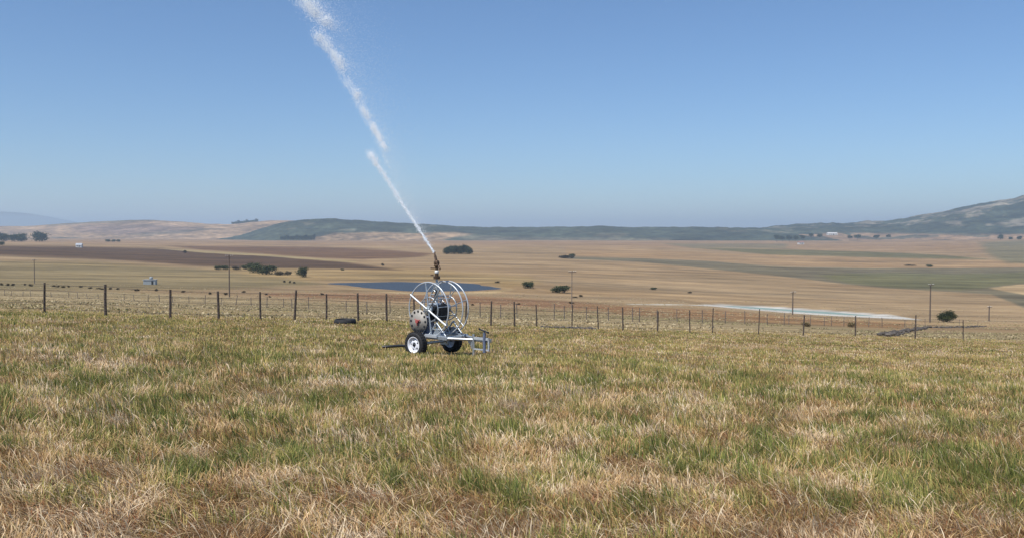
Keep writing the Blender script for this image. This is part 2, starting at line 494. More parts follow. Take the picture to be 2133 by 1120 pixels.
nb = (smooth(-1.5, 2.5, gy - depth_at_v(gu) + (fbm(gx, gy, 4, 55, 2) - .5) * 3) * (gy > 0))[:, None]
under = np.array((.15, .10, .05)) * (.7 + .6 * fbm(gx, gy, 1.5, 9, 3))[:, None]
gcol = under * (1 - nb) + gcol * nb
ii, jj = np.meshgrid(np.arange(nr - 1), np.arange(na), indexing='ij')
j2 = (jj + 1) % na
quads = np.stack([ii * na + jj, (ii + 1) * na + jj, (ii + 1) * na + j2, ii * na + j2], -1).reshape(-1, 4)[:, ::-1]
co = np.stack([gx, gy, gzv], 1)
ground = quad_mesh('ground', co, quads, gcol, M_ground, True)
tag(ground, kind='structure')

def flat_water(name, poly, z, mat):
    me = bpy.data.meshes.new(name)
    me.from_pydata([(a, b, z) for a, b in poly], [], [tuple(range(len(poly)))])
    me.materials.append(mat); me.update()
    if me.polygons[0].normal.z < 0: me.flip_normals()
    o = bpy.data.objects.new(name, me); C.objects.link(o)
    return tag(o, kind='structure')
def grow(poly, d):
    cx = sum(p[0] for p in poly) / len(poly); cy = sum(p[1] for p in poly) / len(poly)
    return [(cx + (a - cx) * (1 + d), cy + (b - cy) * (1 + d)) for a, b in poly]
flat_water('water', grow(LAKE, .01), LAKE_Z, M_water)
flat_water('water', grow(PAN, .01), PAN_Z, M_pan)

# ------------------------------------------------------------------ hills behind the valley
def hill(name, crest, D0, D1, D2, vbase, painter, base_col, rough_amp, n=340, rows=60, power=.8, seed=0, bump=0.0):
    """a real ridge: land rising from distance D0 to its crest at D1 and falling again by D2"""
    us = np.linspace(crest[0][0], crest[-1][0], n)
    vc = np.interp(us, [c[0] for c in crest], [c[1] for c in crest])
    kk = np.exp(-0.5 * (np.arange(-6, 7) / 2.5) ** 2); kk /= kk.sum()
    vc = np.convolve(np.pad(vc, 6, mode='edge'), kk, mode='valid') + (fbm(us, us * 0, 34, seed + 5, 4) - .5) * bump
    t = np.linspace(0, 1, rows); tb = np.linspace(0, 1, 12)[1:]
    dist = np.concatenate([D0 + (D1 - D0) * t, D1 + (D2 - D1) * tb])
    prof = np.concatenate([np.sin(t * math.pi / 2) ** (1 / power), np.cos(tb * math.pi / 2)])
    a, bc = ray(us, vc); bb = ray(us, vbase)[1] + 0 * us
    zc = bc * D1
    Y = np.repeat(dist[:, None], n, 1); X = a[None, :] * Y
    zb = bb * D0 - 18
    Zz = zb[None, :] * (1 - prof[:, None]) + zc[None, :] * prof[:, None]
    sc = (zc - zb)[None, :] * prof[:, None]
    Zz = Zz + (fbm(X, Y, (D1 - D0) * .35, seed + 1, 5) - .5) * sc * rough_amp * (1 - prof[:, None] ** 6)
    Zz = Zz + (fbm(X, Y, 55, seed + 2, 3) - .5) * 15 * rough_amp * prof[:, None]
    x, y, z = X.ravel(), Y.ravel(), Zz.ravel()
    u, v = project(x, y, z)
    col = np.tile(np.array(base_col), (len(x), 1)) * (.75 + .5 * fbm(x, y, 260, seed + 7, 4))[:, None]
    col = painter(col, u, v, x, y)
    R_ = len(dist)
    i, j = np.meshgrid(np.arange(R_ - 1), np.arange(n - 1), indexing='ij')
    q = np.stack([i * n + j, i * n + j + 1, (i + 1) * n + j + 1, (i + 1) * n + j], -1).reshape(-1, 4)
    o = quad_mesh(name, np.stack([x, y, z], 1), q, col, M_hill, True)
    return tag(o, kind='structure')
SCRUB = np.array((.055, .065, .042)); HTAN = alb(182, 150, 114)
def p_none(c, u, v, x, y): return c
hill('far mountain', [(-900, 432), (-300, 445), (0, 441), (45, 443), (100, 451), (160, 463), (230, 474), (330, 480)], 15500, 18500, 20500, 488, p_none, SCRUB * 1.2, .3, 160, 24, seed=50)
def p_tan(c, u, v, x, y):
    c = paint(c, u, v, [
        (alb(150, 124, 106), [(150, 470), (330, 468), (420, 474), (380, 486), (250, 490), (160, 484)], 4, .8),
        (alb(120, 112, 90), [(90, 462), (200, 458), (330, 456), (330, 459.5), (200, 465), (100, 471)], 1.5, .8),
        (alb(120, 112, 90), [(270, 488), (400, 478), (470, 476), (400, 483), (300, 493)], 1.5, .55),
        (alb(106, 100, 80), [(108, 494), (170, 494), (170, 499), (108, 499)], 1.2, .7)], x, y)
    return c
hill('tan hill', [(-900, 486), (-300, 476), (20, 471), (60, 471.5), (100, 468), (200, 462), (290, 458), (350, 460.5), (440, 467), (490, 467.5), (540, 461), (600, 459), (660, 464), (720, 474), (800, 488), (860, 497)], 3600, 4700, 5600, 501, p_tan, HTAN, .35, seed=60)
def p_green(c, u, v, x, y):
    c = paint(c, u, v, [
        (HTAN, [(650, 505), (655, 493), (700, 486), (780, 483.5), (860, 487), (950, 484), (985, 488), (930, 497), (900, 505)], 2, .85),
        (alb(176, 166, 140), [(705, 478), (735, 477.5), (735, 480), (705, 480)], .8, .5),
        (alb(150, 136, 112), [(1000, 494), (1400, 497), (1400, 506), (1000, 506)], 2, .4)], x, y)
    k = (fbm(x, y, 130, 77, 4) > .68)[:, None] * .3
    return c * (1 - k) + alb(160, 146, 118) * k
hill('green hill', [(430, 502), (500, 492), (540, 477), (590, 464), (640, 458), (690, 456), (760, 461), (850, 466.5), (960, 472), (1030, 474), (1100, 475), (1180, 473.5), (1240, 471), (1300, 473), (1400, 473.5), (1500, 474), (1640, 477), (1750, 482), (1900, 492)], 3050, 3900, 5000, 503, p_green, SCRUB * .9, .7, 420, seed=70, bump=2.2)
def p_mt(c, u, v, x, y):
    rock = (smooth(.54, .66, fbm(x, y, 90, 88, 5)) * (1 - smooth(470, 480, v)))[:, None] * .6
    c = c * (1 - rock) + alb(186, 170, 146) * rock
    fk = smooth(483, 489, v + (fbm(x, y, 300, 90, 3) - .5) * 8 + np.clip((1800 - u) * .01, -1, 4))[:, None]
    c = c * (1 - fk) + alb(170, 138, 106) * fk
    k = (fbm(x, y, 90, 91, 3) > .60)[:, None] * fk * .8
    return c * (1 - k) + np.array((.07, .075, .05)) * k
hill('mountain', [(1400, 497), (1480, 491), (1540, 482), (1600, 474.5), (1650, 469.5), (1750, 466), (1850, 460.5), (1900, 454), (1950, 443), (2000, 432), (2050, 425), (2100, 417), (2133, 410), (2220, 396), (2320, 388), (2500, 384), (2900, 384)], 2900, 4600, 6000, 500, p_mt, SCRUB * .85, .95, 420, 80, power=.62, seed=80, bump=7)

# ------------------------------------------------------------------ trees and shrubs
def leaf_cloud(name, blobs, n, size, seed, dark, light):
    """many small leaf faces through the volume of several lobes"""
    r = np.random.default_rng(seed)
    P = []; Cc = []
    vol = np.array([b[3] * b[4] * b[5] for b in blobs]) ** .75
    for (cx, cy, cz, sx, sy, sz), k in zip(blobs, vol / vol.sum()):
        m = max(12, int(n * k))
        d = r.normal(size=(m, 3)); d /= np.linalg.norm(d, axis=1)[:, None]
        rad = r.random(m) ** .42 * (1 + .18 * r.normal(size=m))
        P.append(np.array((cx, cy, cz)) + d * rad[:, None] * np.array((sx, sy, sz)))
        mixk = np.clip(r.random() * .7 + r.normal(size=m) * .25 + .15, 0, 1)[:, None]
        Cc.append(np.array(dark) * (1 - mixk) + np.array(light) * mixk)
    P = np.concatenate(P); Cc = np.concatenate(Cc)
    P[:, 2] = np.maximum(P[:, 2], .03)
    m = len(P)
    a = r.normal(size=(m, 3)); a /= np.linalg.norm(a, axis=1)[:, None]
    b = np.cross(a, r.normal(size=(m, 3))); b /= np.linalg.norm(b, axis=1)[:, None]
    s = (size * (.6 + .8 * r.random(m)))[:, None]
    co = np.stack([P - a * s, P - b * s * .6, P + a * s, P + b * s * .6], 1).reshape(-1, 3)
    q = np.arange(m * 4).reshape(-1, 4)
    return quad_mesh(name, co, q, np.repeat(Cc, 4, 0), M_leaf, False, None, False)
def trunk_mesh(h, r0, seed, limbs=4):
    m = MB(); q = random.Random(seed)
    top = Vector((q.uniform(-.06, .06) * h, q.uniform(-.06, .06) * h, h))
    m.path([(0, 0, -.5), top * .3, top * .65, top], [r0, r0 * .8, r0 * .6, r0 * .3], 7)
    for k in range(limbs):
        a = k * 2.4 + q.random(); st = top * q.uniform(.4, .75)
        m.path([st, st + Vector((math.cos(a), math.sin(a), .9)) * h * .16, st + Vector((math.cos(a) * 1.5, math.sin(a) * 1.5, 2.0)) * h * .17], [r0 * .4, r0 * .28, r0 * .12], 5)
    o = m.build('trunk', M_bark); me = o.data; bpy.data.objects.remove(o)
    return me
DG = (.022, .032, .016); LG = (.06, .08, .032)
# unit trees: crown about 1 wide, total height 1
def tall_blobs(seed):
    q = random.Random(seed)
    return [(q.uniform(-.25, .25), q.uniform(-.25, .25), q.uniform(.24, .78), q.uniform(.2, .3), q.uniform(.2, .3), q.uniform(.16, .24)) for _ in range(10)] + [(0, 0, .42, .40, .40, .40)]
def bush_blobs(seed):
    q = random.Random(seed)
    return [(q.uniform(-.3, .3), q.uniform(-.3, .3), q.uniform(.25, .7), q.uniform(.18, .28), q.uniform(.18, .28), q.uniform(.18, .3)) for _ in range(8)] + [(0, 0, .38, .38, .38, .42)]
CROWNS = {
    'tall': [(leaf_cloud('crown', tall_blobs(s), 1500, .045, s, DG, LG), trunk_mesh(.6, .035, s)) for s in (1, 2, 3)],
    'bush': [(leaf_cloud('crown', bush_blobs(s), 1500, .045, s + 10, (.03, .042, .018), (.085, .10, .036)), trunk_mesh(.45, .03, s)) for s in (4, 5, 6)],
    'dry': [(leaf_cloud('crown', bush_blobs(s), 900, .05, s + 20, (.05, .04, .022), (.11, .085, .045)), trunk_mesh(.4, .025, s)) for s in (7, 8)],
    'straw': [(leaf_cloud('crown', bush_blobs(33), 1000, .05, 33, (.16, .12, .06), (.34, .26, .13)), trunk_mesh(.4, .025, 33))],
    'round': [(leaf_cloud('crown', bush_blobs(31), 5200, .028, 31, (.022, .030, .012), (.085, .098, .028)), trunk_mesh(.4, .03, 31, 6))],
}
_tc = [0]
def tree(name, kind, pos, wdt, hgt, label, cat, group=None, parts=True):
    _tc[0] += 1
    cm, tm = CROWNS[kind][_tc[0] % len(CROWNS[kind])]
    e = empty(name, pos, _tc[0] * 1.7)
    c = bpy.data.objects.new('crown', cm); C.objects.link(c); c.parent = e; c.scale = (wdt, wdt, hgt)
    t = bpy.data.objects.new('trunk', tm); C.objects.link(t); t.parent = e; t.scale = (hgt * .8, hgt * .8, hgt)
    return tag(e, label, cat, group)
def tree_px(name, kind, u, vb, wpx, hpx, label, cat, group=None, depth=None, dd=0.0, fat=1.12):
    p = hit(u, vb) if depth is None else at(u, vb, depth)
    p = Vector((p.x, p.y + dd, p.z))
    if dd: p.z = gz(p.x, p.y)
    k = p.y / FPX
    return tree(name, kind, p, wpx * k * fat, hpx * k, label, cat, group)

for u, vb, wp, hp, lab in [
    (8, 503.5, 30, 20, 'dark spreading tree at the far left end of the dark clump above the ploughed field'),
    (30, 504, 24, 18, 'low dark tree second from the left end of the dark clump above the ploughed field'),
    (46, 503.5, 24, 21, 'dark round-topped tree at the right end of the dark clump above the ploughed field'),
    (82, 504, 36, 23, 'dark broad dome-shaped tree standing apart, right of the dark clump above the ploughed field')]:
    tree_px('field_tree', 'tall', u, vb, wp, hp, lab, 'tree', 'dark trees above the ploughed field')
tree_px('shrub', 'bush', 4, 511, 14, 9, 'small dark green shrub below the dark tree clump at the far left field edge', 'shrub')
G1 = 'dark leafy tree of the tight flat-topped grove in the middle of the stubble field'
for k, (u, dd) in enumerate([(931, 0), (939, 14), (946, 0), (954, 16), (961, 2), (969, 14), (977, 0), (934, 26), (944, 30), (958, 32), (972, 28)]):
    tree_px('grove_tree', 'tall', u, 529.5, 15, 17.5 + (3 if 1 < k < 6 else 0), G1, 'tree', 'trees of the grove in the stubble field', None, dd, 1.25)
G2 = 'dark tree in the straight plantation row at the foot of the green hill'
for k in range(12):
    tree_px('plantation_tree', 'tall', 587 + k * 6.1, 500.5 - k * .06, 9, 9 + (k % 3) * 1.2 + k * .1, G2, 'tree', 'plantation row at the foot of the hill', 3040 + 25 * (k % 2))
G3 = 'dark tree in the short row on the skyline of the tan hill'
for k in range(9):
    tree_px('skyline_tree', 'tall', 486 + k * 6.0, 470 - k * .55, 8.5, 8.5 + (k % 3), G3, 'tree', 'tree row on the tan hill skyline', 4690)
for u, vb, wp, hp, kd, lab in [
    (455, 562, 17, 10, 'bush', 'low dark bush at the left end of the thicket by the utility pole'),
    (470, 562, 20, 11, 'bush', 'low dark green bush behind the tall utility pole in the thicket'),
    (492, 562, 22, 9, 'dry', 'brownish low bush in the thicket just right of the utility pole'),
    (510, 561, 16, 10, 'bush', 'small dark green bush between the brownish bush and the tall thicket tree'),
    (529, 568, 36, 24, 'bush', 'largest dark green tree of the thicket behind the wire fence'),
    (556, 571, 38, 21, 'bush', 'grey-green spreading tree at the right end of the tall thicket'),
    (583, 573, 24, 10, 'dry', 'dry brown shrub just right of the thicket trees'),
    (600, 573, 14, 11, 'dry', 'small dry brown shrub left of the lone grey-green tree'),
    (631, 577, 22, 25, 'bush', 'lone upright grey-green tree right of the thicket, near the dam'),
    (1099, 600, 27, 16, 'bush', 'grey-green bush at the bare bank, left of two right of the dam'),
    (1166, 609, 40, 18, 'bush', 'wide dark green bush beside the thin utility pole'),
    (1180, 538.5, 36, 9, 'dry', 'long low dark brown bush on the stubble slope, away from the dam'),
    (1192, 538, 14, 11, 'bush', 'small dark green bush at the end of the long low brown bush'),
    (1362, 603, 14, 6, 'bush', 'tiny green bush on the slope above the white pan, greener of two'),
    (1437, 610, 12, 4, 'dry', 'tiny brown bush on the slope above the white pan'),
    (1970, 670, 35, 29, 'round', 'dense round dark green bush beside the tall brown utility pole'),
    (797, 554, 8, 7, 'dry', 'tiny dark brown shrub on the golden slope above the dam'),
    (385, 527, 10, 7, 'dry', 'small dark shrub at the upper edge of the ploughed field'),
    (1036, 588.5, 14, 4, 'dry', 'low dark scrub on the far shore at the right end of the dam'),
    (713, 563, 8, 4, 'bush', 'tiny dark shrub between the lone grey-green tree and the dam'),
    (1190, 632, 14, 5, 'dry', 'low brown scrub below the wide dark green bush'),
    (1895, 554, 22, 4, 'dry', 'flat brown scrub on the pale band above the green field'),
    (1935, 556, 14, 6, 'bush', 'small dark bush at the lower edge of the pale band above the green field'),
    (1680, 680, 22, 12, 'straw', 'straw-coloured dry shrub between the white pan and the fence, left of two'),
    (1776, 681, 20, 13, 'straw', 'straw-coloured dry shrub between the white pan and the fence, right of two')]:
    tree_px('tree' if hp > 20 and kd == 'bush' else 'shrub', kd, u, vb, wp, hp, lab, 'tree' if hp > 20 and kd == 'bush' else 'shrub')
for k, (u, vb, wp, hp) in enumerate([(1618, 499, 12, 12), (1630, 500, 11, 9), (1644, 500, 13, 11), (1658, 499, 12, 10), (1672, 498, 12, 9), (1690, 494, 11, 9), (1708, 494, 12, 8), (1770, 497, 12, 7), (1786, 497, 14, 9), (1826, 496, 13, 8), (1850, 495, 10, 7)]):
    tree_px('farm_tree', 'tall', u, vb, wp, hp, 'small dark tree among the distant farm trees at the foot of the mountain', 'tree', 'farm trees at the foot of the mountain', 2880 + (k % 3) * 30, 0, 1.2)
for u, wp, hp, lab in [(2084, 11, 13, 'tallest dark tree of three in a row on the pinkish slope under the mountain'), (2105, 9, 8, 'middle low tree of three in a row on the pinkish slope under the mountain'), (2123, 12, 9, 'rightmost low tree of three in a row on the pinkish slope under the mountain')]:
    tree_px('slope_tree', 'tall', u, 500, wp, hp, lab, 'tree', 'three trees on the pinkish slope', 2850)
for u, wp in [(224, 12), (236, 10), (247, 8)]:
    tree_px('hedge_tree', 'bush', u, 504, wp, 6, 'low green tree in the short row below the tan hill', 'tree', 'short green row below the tan hill')
# scrub strung along the far side of the left paddock
q = random.Random(5)
for k, (u, v) in enumerate([(3, 594), (16, 595), (27, 595), (52, 594), (64, 596), (112, 597), (121, 598), (132, 599), (143, 598), (168, 599), (188, 601), (206, 602), (213, 603), (230, 603), (245, 603), (285, 606), (326, 606), (382, 609), (437, 613), (470, 614), (508, 609), (555, 614), (562, 619), (592, 588), (604, 589), (613, 590), (671, 614), (984, 636), (1080, 634), (1198, 620), (1210, 618)]):
    tree_px('scrub_bush', 'dry', u, v, q.uniform(6, 11), q.uniform(4, 6.5), 'tiny dark scrub bush dotted along the paddock line below the slopes', 'shrub', 'scrub dotted along the paddock line')

# ------------------------------------------------------------------ buildings far off
def house(name, pos, wx, wy, hh, roof, label, mat=M_wall, rz=.2, ridge=.45, nwin=2):
    e = empty(name, pos, rz)
    m = MB(); m.box((0, 0, hh / 2 - .2), (wx, wy, hh + .4)); m.build('wall', mat, e)
    m = MB(); o = .35; rh = wy * ridge
    m.prism([(-wx / 2 - o, -wy / 2 - o, hh + .2), (-wx / 2 - o, wy / 2 + o, hh + .2), (-wx / 2 - o, 0, hh + .2 + rh)], (wx + 2 * o, 0, 0)); m.build('roof', roof, e)
    for k in range(nwin):
        m = MB(); m.box((-wx / 2 + wx * (k + .7) / (nwin + .4), -wy / 2 - .02, hh * .55), (wx * .12, .08, hh * .35)); m.build('window', M_pane, e)
    m = MB(); m.box((wx * .08, -wy / 2 - .02, hh * .4 - .1), (wx * .1, .08, hh * .75)); m.build('door', M_pane, e)
    return tag(e, label, 'building')
house('farm_shed', hit(165, 515.5), 7.5, 6, 3.0, M_roof, 'tiny white farm building on the upper edge of the ploughed field')
p = at(1733, 490, 2885)
house('farm_shed', p, 32, 12, 5, M_wall, 'long white-roofed shed at the foot of the mountain', M_wall, .1, .3, 4)
p = at(1668, 508, 2400); p.z = gz(p.x, p.y)
house('farmhouse', p, 16, 9, 5, M_roofr, 'small pale farmhouse below the trees at the foot of the mountain')
# pump shed with a water tank on its roof, in the left paddock
ps = hit(313, 592)
e = empty('pump_shed', ps, .15)
m = MB(); m.box((0, 0, .8), (4.9, 3, 2.2), None, .05); m.build('wall', M_tank, e)
m = MB(); m.box((0, 0, 2.0), (5.3, 3.4, .18)); m.build('roof', M_roof, e)
m = MB(); m.box((1.2, -1.52, .75), (.8, .06, 1.5)); m.build('door', M_pane, e)
m = MB(); m.lathe((.4, 0, 2.09), (0, 0, 1), [(.0, 0), (.7, 0), (.72, .9), (.5, 1.1), (0, 1.15)], 16); m.build('water_tank', M_tank, e)
tag(e, 'pale grey pump shed with a tank on its roof in the left paddock', 'shed')

# ------------------------------------------------------------------ utility poles
def utility_pole(u, vt, vb, label, arms=1, k_=1.0, mat=None):
    p = hit(u, vb); k = p.y / FPX; h = (vb - vt) * k
    e = empty('utility_pole', p, .5)
    m = MB(); m.path([(0, 0, -.8), (0, 0, h * .5), (.04, 0, h)], [.17 * k_, .15 * k_, .11 * k_], 10); m.build('pole', mat or M_pole, e)
    for a in range(arms):
        z = h - .35 - a * .9
        m = MB(); m.box((.04, -.13, z), (1.9, .1, .12)); c = m.build('crossarm', M_pole, e)
        for xx in (-.8, -.3, .4, .9):
            m = MB(); m.lathe((xx, -.13, z + .06), (0, 0, 1), [(.0, 0), (.02, 0), (.02, .1), (.06, .12), (.07, .18), (.04, .24), (0, .25)], 8); m.build('insulator', M_white, c)
    return tag(e, label, 'utility pole', 'utility poles in the valley')
utility_pole(478, 531, 618, 'dark utility pole standing in front of the bush thicket')
utility_pole(1191, 563, 640, 'thin pale utility pole beside the wide dark green bush', 1, .6, M_post2)
utility_pole(1651, 606, 655, 'utility pole standing at the edge of the white pan')
utility_pole(1937, 590, 671, 'tall brown utility pole beside the dense round bush')
utility_pole(72, 540, 590, 'faint thin utility pole far off in the left paddock')
utility_pole(2060, 636, 668, 'small faint utility pole in the right-hand stubble beyond the round bush')

# ------------------------------------------------------------------ fences
def post_mesh(mb, p, h, r, lean, q):
    tx = p.x + math.sin(lean) * h; top = Vector((tx, p.y + q.uniform(-.03, .03), p.z + h))
    mid = (p + top) / 2 + Vector((q.uniform(-.02, .02), 0, 0))
    mb.path([p - Vector((0, 0, .4)), mid, top], [r * 1.05, r, r * .92], 9)
    return top
def fence(name, posts, hgt, strands, label, seed, mat, rmin=.05, rmax=.075, wr=.006):
    """posts: (u, top row, base row, stout?) read as points on the ground at the depth their height gives"""
    q = random.Random(seed)
    root = None; rows = []
    for (u, vt, vb, lean) in posts:
        d = hgt * FPX / (vb - vt)
        a, b = ray(u, vb); x = float(a) * d
        rows.append((x, d, lean))
    e = empty(name, Vector((rows[0][0], rows[0][1], gz(rows[0][0], rows[0][1]))))
    org = e.location.copy(); tops = []
    for (x, y, lean), (u, vt, vb, l) in zip(rows, posts):
        g = gz(x, y); p = Vector((x, y, g)) - org
        ztop = float(ray(u, vt)[1]) * y
        h = min(max(ztop - g, hgt * .75), hgt * 1.6)
        m = MB(); top = post_mesh(m, p, h, q.uniform(rmin, rmax) * float(np.interp(u, [500, 1050], [1, .78])), lean + q.uniform(-.02, .02), q)
        m.build('post', mat, e)
        tops.append((p, top, h))
    for s in range(strands):
        m = MB(); f = 1 - .04 - s * (.8 / max(1, strands - 1))
        pts = []
        for k, (p, top, h) in enumerate(tops):
            c = p + (top - p) * f
            if k:
                mid = (pts[-1] + c) / 2; mid.z -= .02; pts.append(mid)
            pts.append(c)
        m.path(pts, wr, 5); m.build('wire', M_wire, e)
    return tag(e, label, 'fence')
FA = [(-150, 566, 638, 0), (-30, 574, 643, 0), (90, 582, 648, .03), (218, 590, 657, .0), (352, 599, 664, .0), (454, 605, 668, 0), (541, 608, 667, .02), (611, 613, 668, .05), (678, 616, 672, .0), (746, 622, 674, 0), (805, 628, 677, -.01), (862, 632, 680, 0), (915, 636, 682, 0), (970, 639, 684, 0), (1022, 641, 686, 0), (1072, 645, 688, 0), (1118, 650, 691, .0), (1192, 650, 690, 0), (1248, 652, 692, -.08), (1299, 657, 694, 0), (1370, 661, 697, 0), (1439, 665, 699, 0), (1486, 654, 700, .02), (1581, 656, 702, .02), (1675, 672, 708, .06), (1784, 682, 716, 0), (1909, 680, 720, .02), (2010, 690, 728, 0)]
# smooth out depth: heights of posts shrink steadily to the right
FA2 = []
for (u, vt, vb, l) in FA:
    hp = float(np.interp(u, [-150, 90, 352, 541, 746, 1022, 1300, 1581, 1909, 2010], [74, 66, 64, 58, 52, 45.5, 41, 40, 38, 37]))
    FA2.append((u, vb - max(hp, vb - vt if u in (1486, 1581) else 0), vb, l))
def fence_on_ground(name, pts, label, seed, mat, strands, hgt, rmin, rmax, wr):
    """pts: (u, depth, height factor, lean)"""
    q = random.Random(seed)
    e = None; tops = []
    for (u, d, hf, lean) in pts:
        x = (u - 1066.5) / FPX * d; g = gz(x, d)
        if e is None:
            e = empty(name, Vector((x, d, g))); org = e.location.copy()
        p = Vector((x, d, g)) - org; h = hgt * hf
        m = MB(); top = post_mesh(m, p, h, q.uniform(rmin, rmax) * float(np.interp(u, [500, 1050], [1, .78])), lean + q.uniform(-.035, .035), q); m.build('post', mat, e)
        tops.append((p, top, hgt / h))
    for s in range(strands):
        m = MB(); f = .96 - s * (.78 / max(1, strands - 1)); pts3 = []
        for k, (p, top, kf) in enumerate(tops):
            c = p + (top - p) * (f * min(1.0, kf)) + Vector((0, -.06, 0))
            if k:
                mid = (pts3[-1] + c) / 2; mid.z -= .025; pts3.append(mid)
            pts3.append(c)
        m.path(pts3, wr, 5); m.build('wire', M_wire, e)
    return tag(e, label, 'fence')
def depth_at(u): return float(np.interp(u, [-200, 90, 352, 746, 1022, 1300, 1600, 1909, 2100], [33, 36.5, 37.5, 42, 46, 51, 55, 58, 60]))
near = [(u, depth_at(u), q.uniform(.95, 1.08) * (1.25 if u in (1486, 1581, 1909) else 1), l) for (u, vt, vb, l) in FA]
fence_on_ground('wire_fence', near, 'near wire fence with dark stout wooden posts along the grass field edge', 3, M_post, 5, 1.28, .038, .060, .0065)
def depth_b(u): return float(np.interp(u, [-200, 105, 310, 489, 640, 763, 900, 1080, 1300, 1600, 1890, 2010], [215, 180, 150, 118, 96, 82, 76, 74, 80, 92, 120, 150]))
fb = []
for u in [-150, -110, -70, -35, 8, 22, 45, 62, 105, 141, 160, 180, 203, 257, 278, 307, 331, 358, 392, 425, 458, 489, 522, 555, 590, 607, 642, 680, 720, 763, 812, 860, 905, 950, 1000, 1042, 1077, 1154, 1176, 1222, 1268, 1319, 1333, 1369, 1412, 1464, 1512, 1553, 1600, 1635, 1645, 1690, 1719, 1734, 1760, 1812, 1840, 1887, 1930, 2001, 2040]:
    fb.append((u, depth_b(u), q.uniform(.75, 1.1), q.choice([0, 0, .04, -.05, .2, -.12]) if u < 520 else q.uniform(-.03, .03)))
fence_on_ground('wire_fence', fb, 'farther wire fence of thin grey leaning posts crossing the paddock', 4, M_post2, 3, 1.25, .045, .06, .007)

# low dark trough by the fence
tp = hit(719, 673.5)
e = empty('water_trough', tp, .1); e.scale = (.78, .78, .7)
m = MB(); m.lathe((0, 0, 0), (0, 0, 1), [(.52, -.1), (.60, -.05), (.62, .1), (.60, .25), (.55, .30), (.49, .27), (.47, .12), (.46, .06)], 36); m.build('rim', M_tyre, e)
m = MB(); m.lathe((0, 0, .14), (0, 0, 1), [(0, 0), (.468, 0)], 30); m.build('water', M_water, e)
tag(e, 'low round black trough lying in the grass beside a fence post', 'trough')

# dark stone wall at the right-hand field corner
def stone_row(pts, label, seed, n, hgt):
    q = random.Random(seed); m = MB(); segs = [hit(u, v) for u, v in pts]
    e0 = segs[0]; L = [0]
    for a, b in zip(segs, segs[1:]): L.append(L[-1] + (b - a).length)
    for k in range(n):
        s = q.random() * L[-1]
        i = max(j for j in range(len(L) - 1) if L[j] <= s + 1e-9); t = (s - L[i]) / (L[i + 1] - L[i])
        p = segs[i].lerp(segs[i + 1], t); p = p + Vector((q.uniform(-.4, .4), q.uniform(-.5, .5), 0)); p.z = gz(p.x, p.y) + q.uniform(-.05, hgt)
        r = q.uniform(.10, .24) * (hgt + .5)
        vs = []; 
        for th in range(1, 4):
            for ph in range(7):
                rr_ = r * q.uniform(.75, 1.15); a = ph * 2 * math.pi / 7; b = th * math.pi / 4
                vs.append(p - e0 + Vector((rr_ * 1.3 * math.sin(b) * math.cos(a), rr_ * math.sin(b) * math.sin(a), rr_ * .8 * math.cos(b))))
        vs += [p - e0 + Vector((0, 0, r * .75)), p - e0 + Vector((0, 0, -r * .75))]
        fs = [(th * 7 + ph, th * 7 + 7 + ph, th * 7 + 7 + (ph + 1) % 7, th * 7 + (ph + 1) % 7) for th in range(2) for ph in range(7)]
        fs += [(21, ph, (ph + 1) % 7) for ph in range(7)] + [(22, 14 + (ph + 1) % 7, 14 + ph) for ph in range(7)]
        m.add(vs, fs)
    o = m.build('rubble', M_rock); o.location = e0
    return tag(o, label, 'stones', kind='stuff')
stone_row([(1815, 699), (1845, 700), (1870, 695), (1890, 690), (1912, 687), (1930, 682), (1990, 682), (2050, 680)], 'dark broken stone row at the far corner of the grass field', 8, 420, .22)
stone_row([(1140, 683), (1180, 684), (1240, 686)], 'thin dark line of stones behind the fence, right of the machine', 9, 90, .08)

# ------------------------------------------------------------------ the irrigation machine
TH = math.radians(38.6)
mx, my = -1.95, 22.1
root = empty('hose_reel_irrigator', Vector((mx, my, gz(mx, my))), -TH)
tag(root, 'galvanised hose reel irrigator on two wheels with a sprinkler gun, standing in dry grass', 'irrigator')
def wheel(ly):
    s = -1 if ly < 0 else 1                              # outer side
    c = (0, ly, .31)
    m = MB(); m.lathe(c, (0, s, 0), [(.185, -.08), (.21, -.095), (.27, -.10), (.298, -.085), (.31, -.06), (.313, 0), (.31, .06), (.298, .085), (.27, .10), (.21, .095), (.185, .08)], 48)
    for k in range(30):                                  # tread blocks
        a = 2 * math.pi * k / 30
        for yy in (-.045, .045):
            rot = Matrix.Rotation(-a, 3, 'Y')
            m.box(Vector(c) + rot @ Vector((0, 0, .313)) + Vector((0, yy, 0)), (.035, .06, .014), rot)
    t = m.build('wheel', M_tyre, root)
    m = MB(); m.lathe(c, (0, s, 0), [(.195, .082), (.20, .09), (.185, .088), (.175, .045), (.14, .03), (.11, .045), (.085, .06), (.05, .06), (.05, -.05), (.175, -.06), (.185, -.085)], 40); m.build('rim', M_rim, t)
    m = MB(); m.lathe(c, (0, s, 0), [(.0, .085), (.035, .085), (.042, .06), (.042, -.04)], 18); m.build('hub', M_black, t)
    m = MB()
    for k in range(5):
        a = 2 * math.pi * k / 5 + .5
        m.tube(Vector(c) + Vector((math.cos(a) * .11, s * .04, math.sin(a) * .11)), Vector(c) + Vector((math.cos(a) * .11, s * .052, math.sin(a) * .11)), .02, 10)
    m.build('rim_hole', M_black, t)
wheel(-.64); wheel(.64)
m = MB(); m.tube((0, -.58, .31), (0, .58, .31), .035); m.build('axle', M_galv, root)
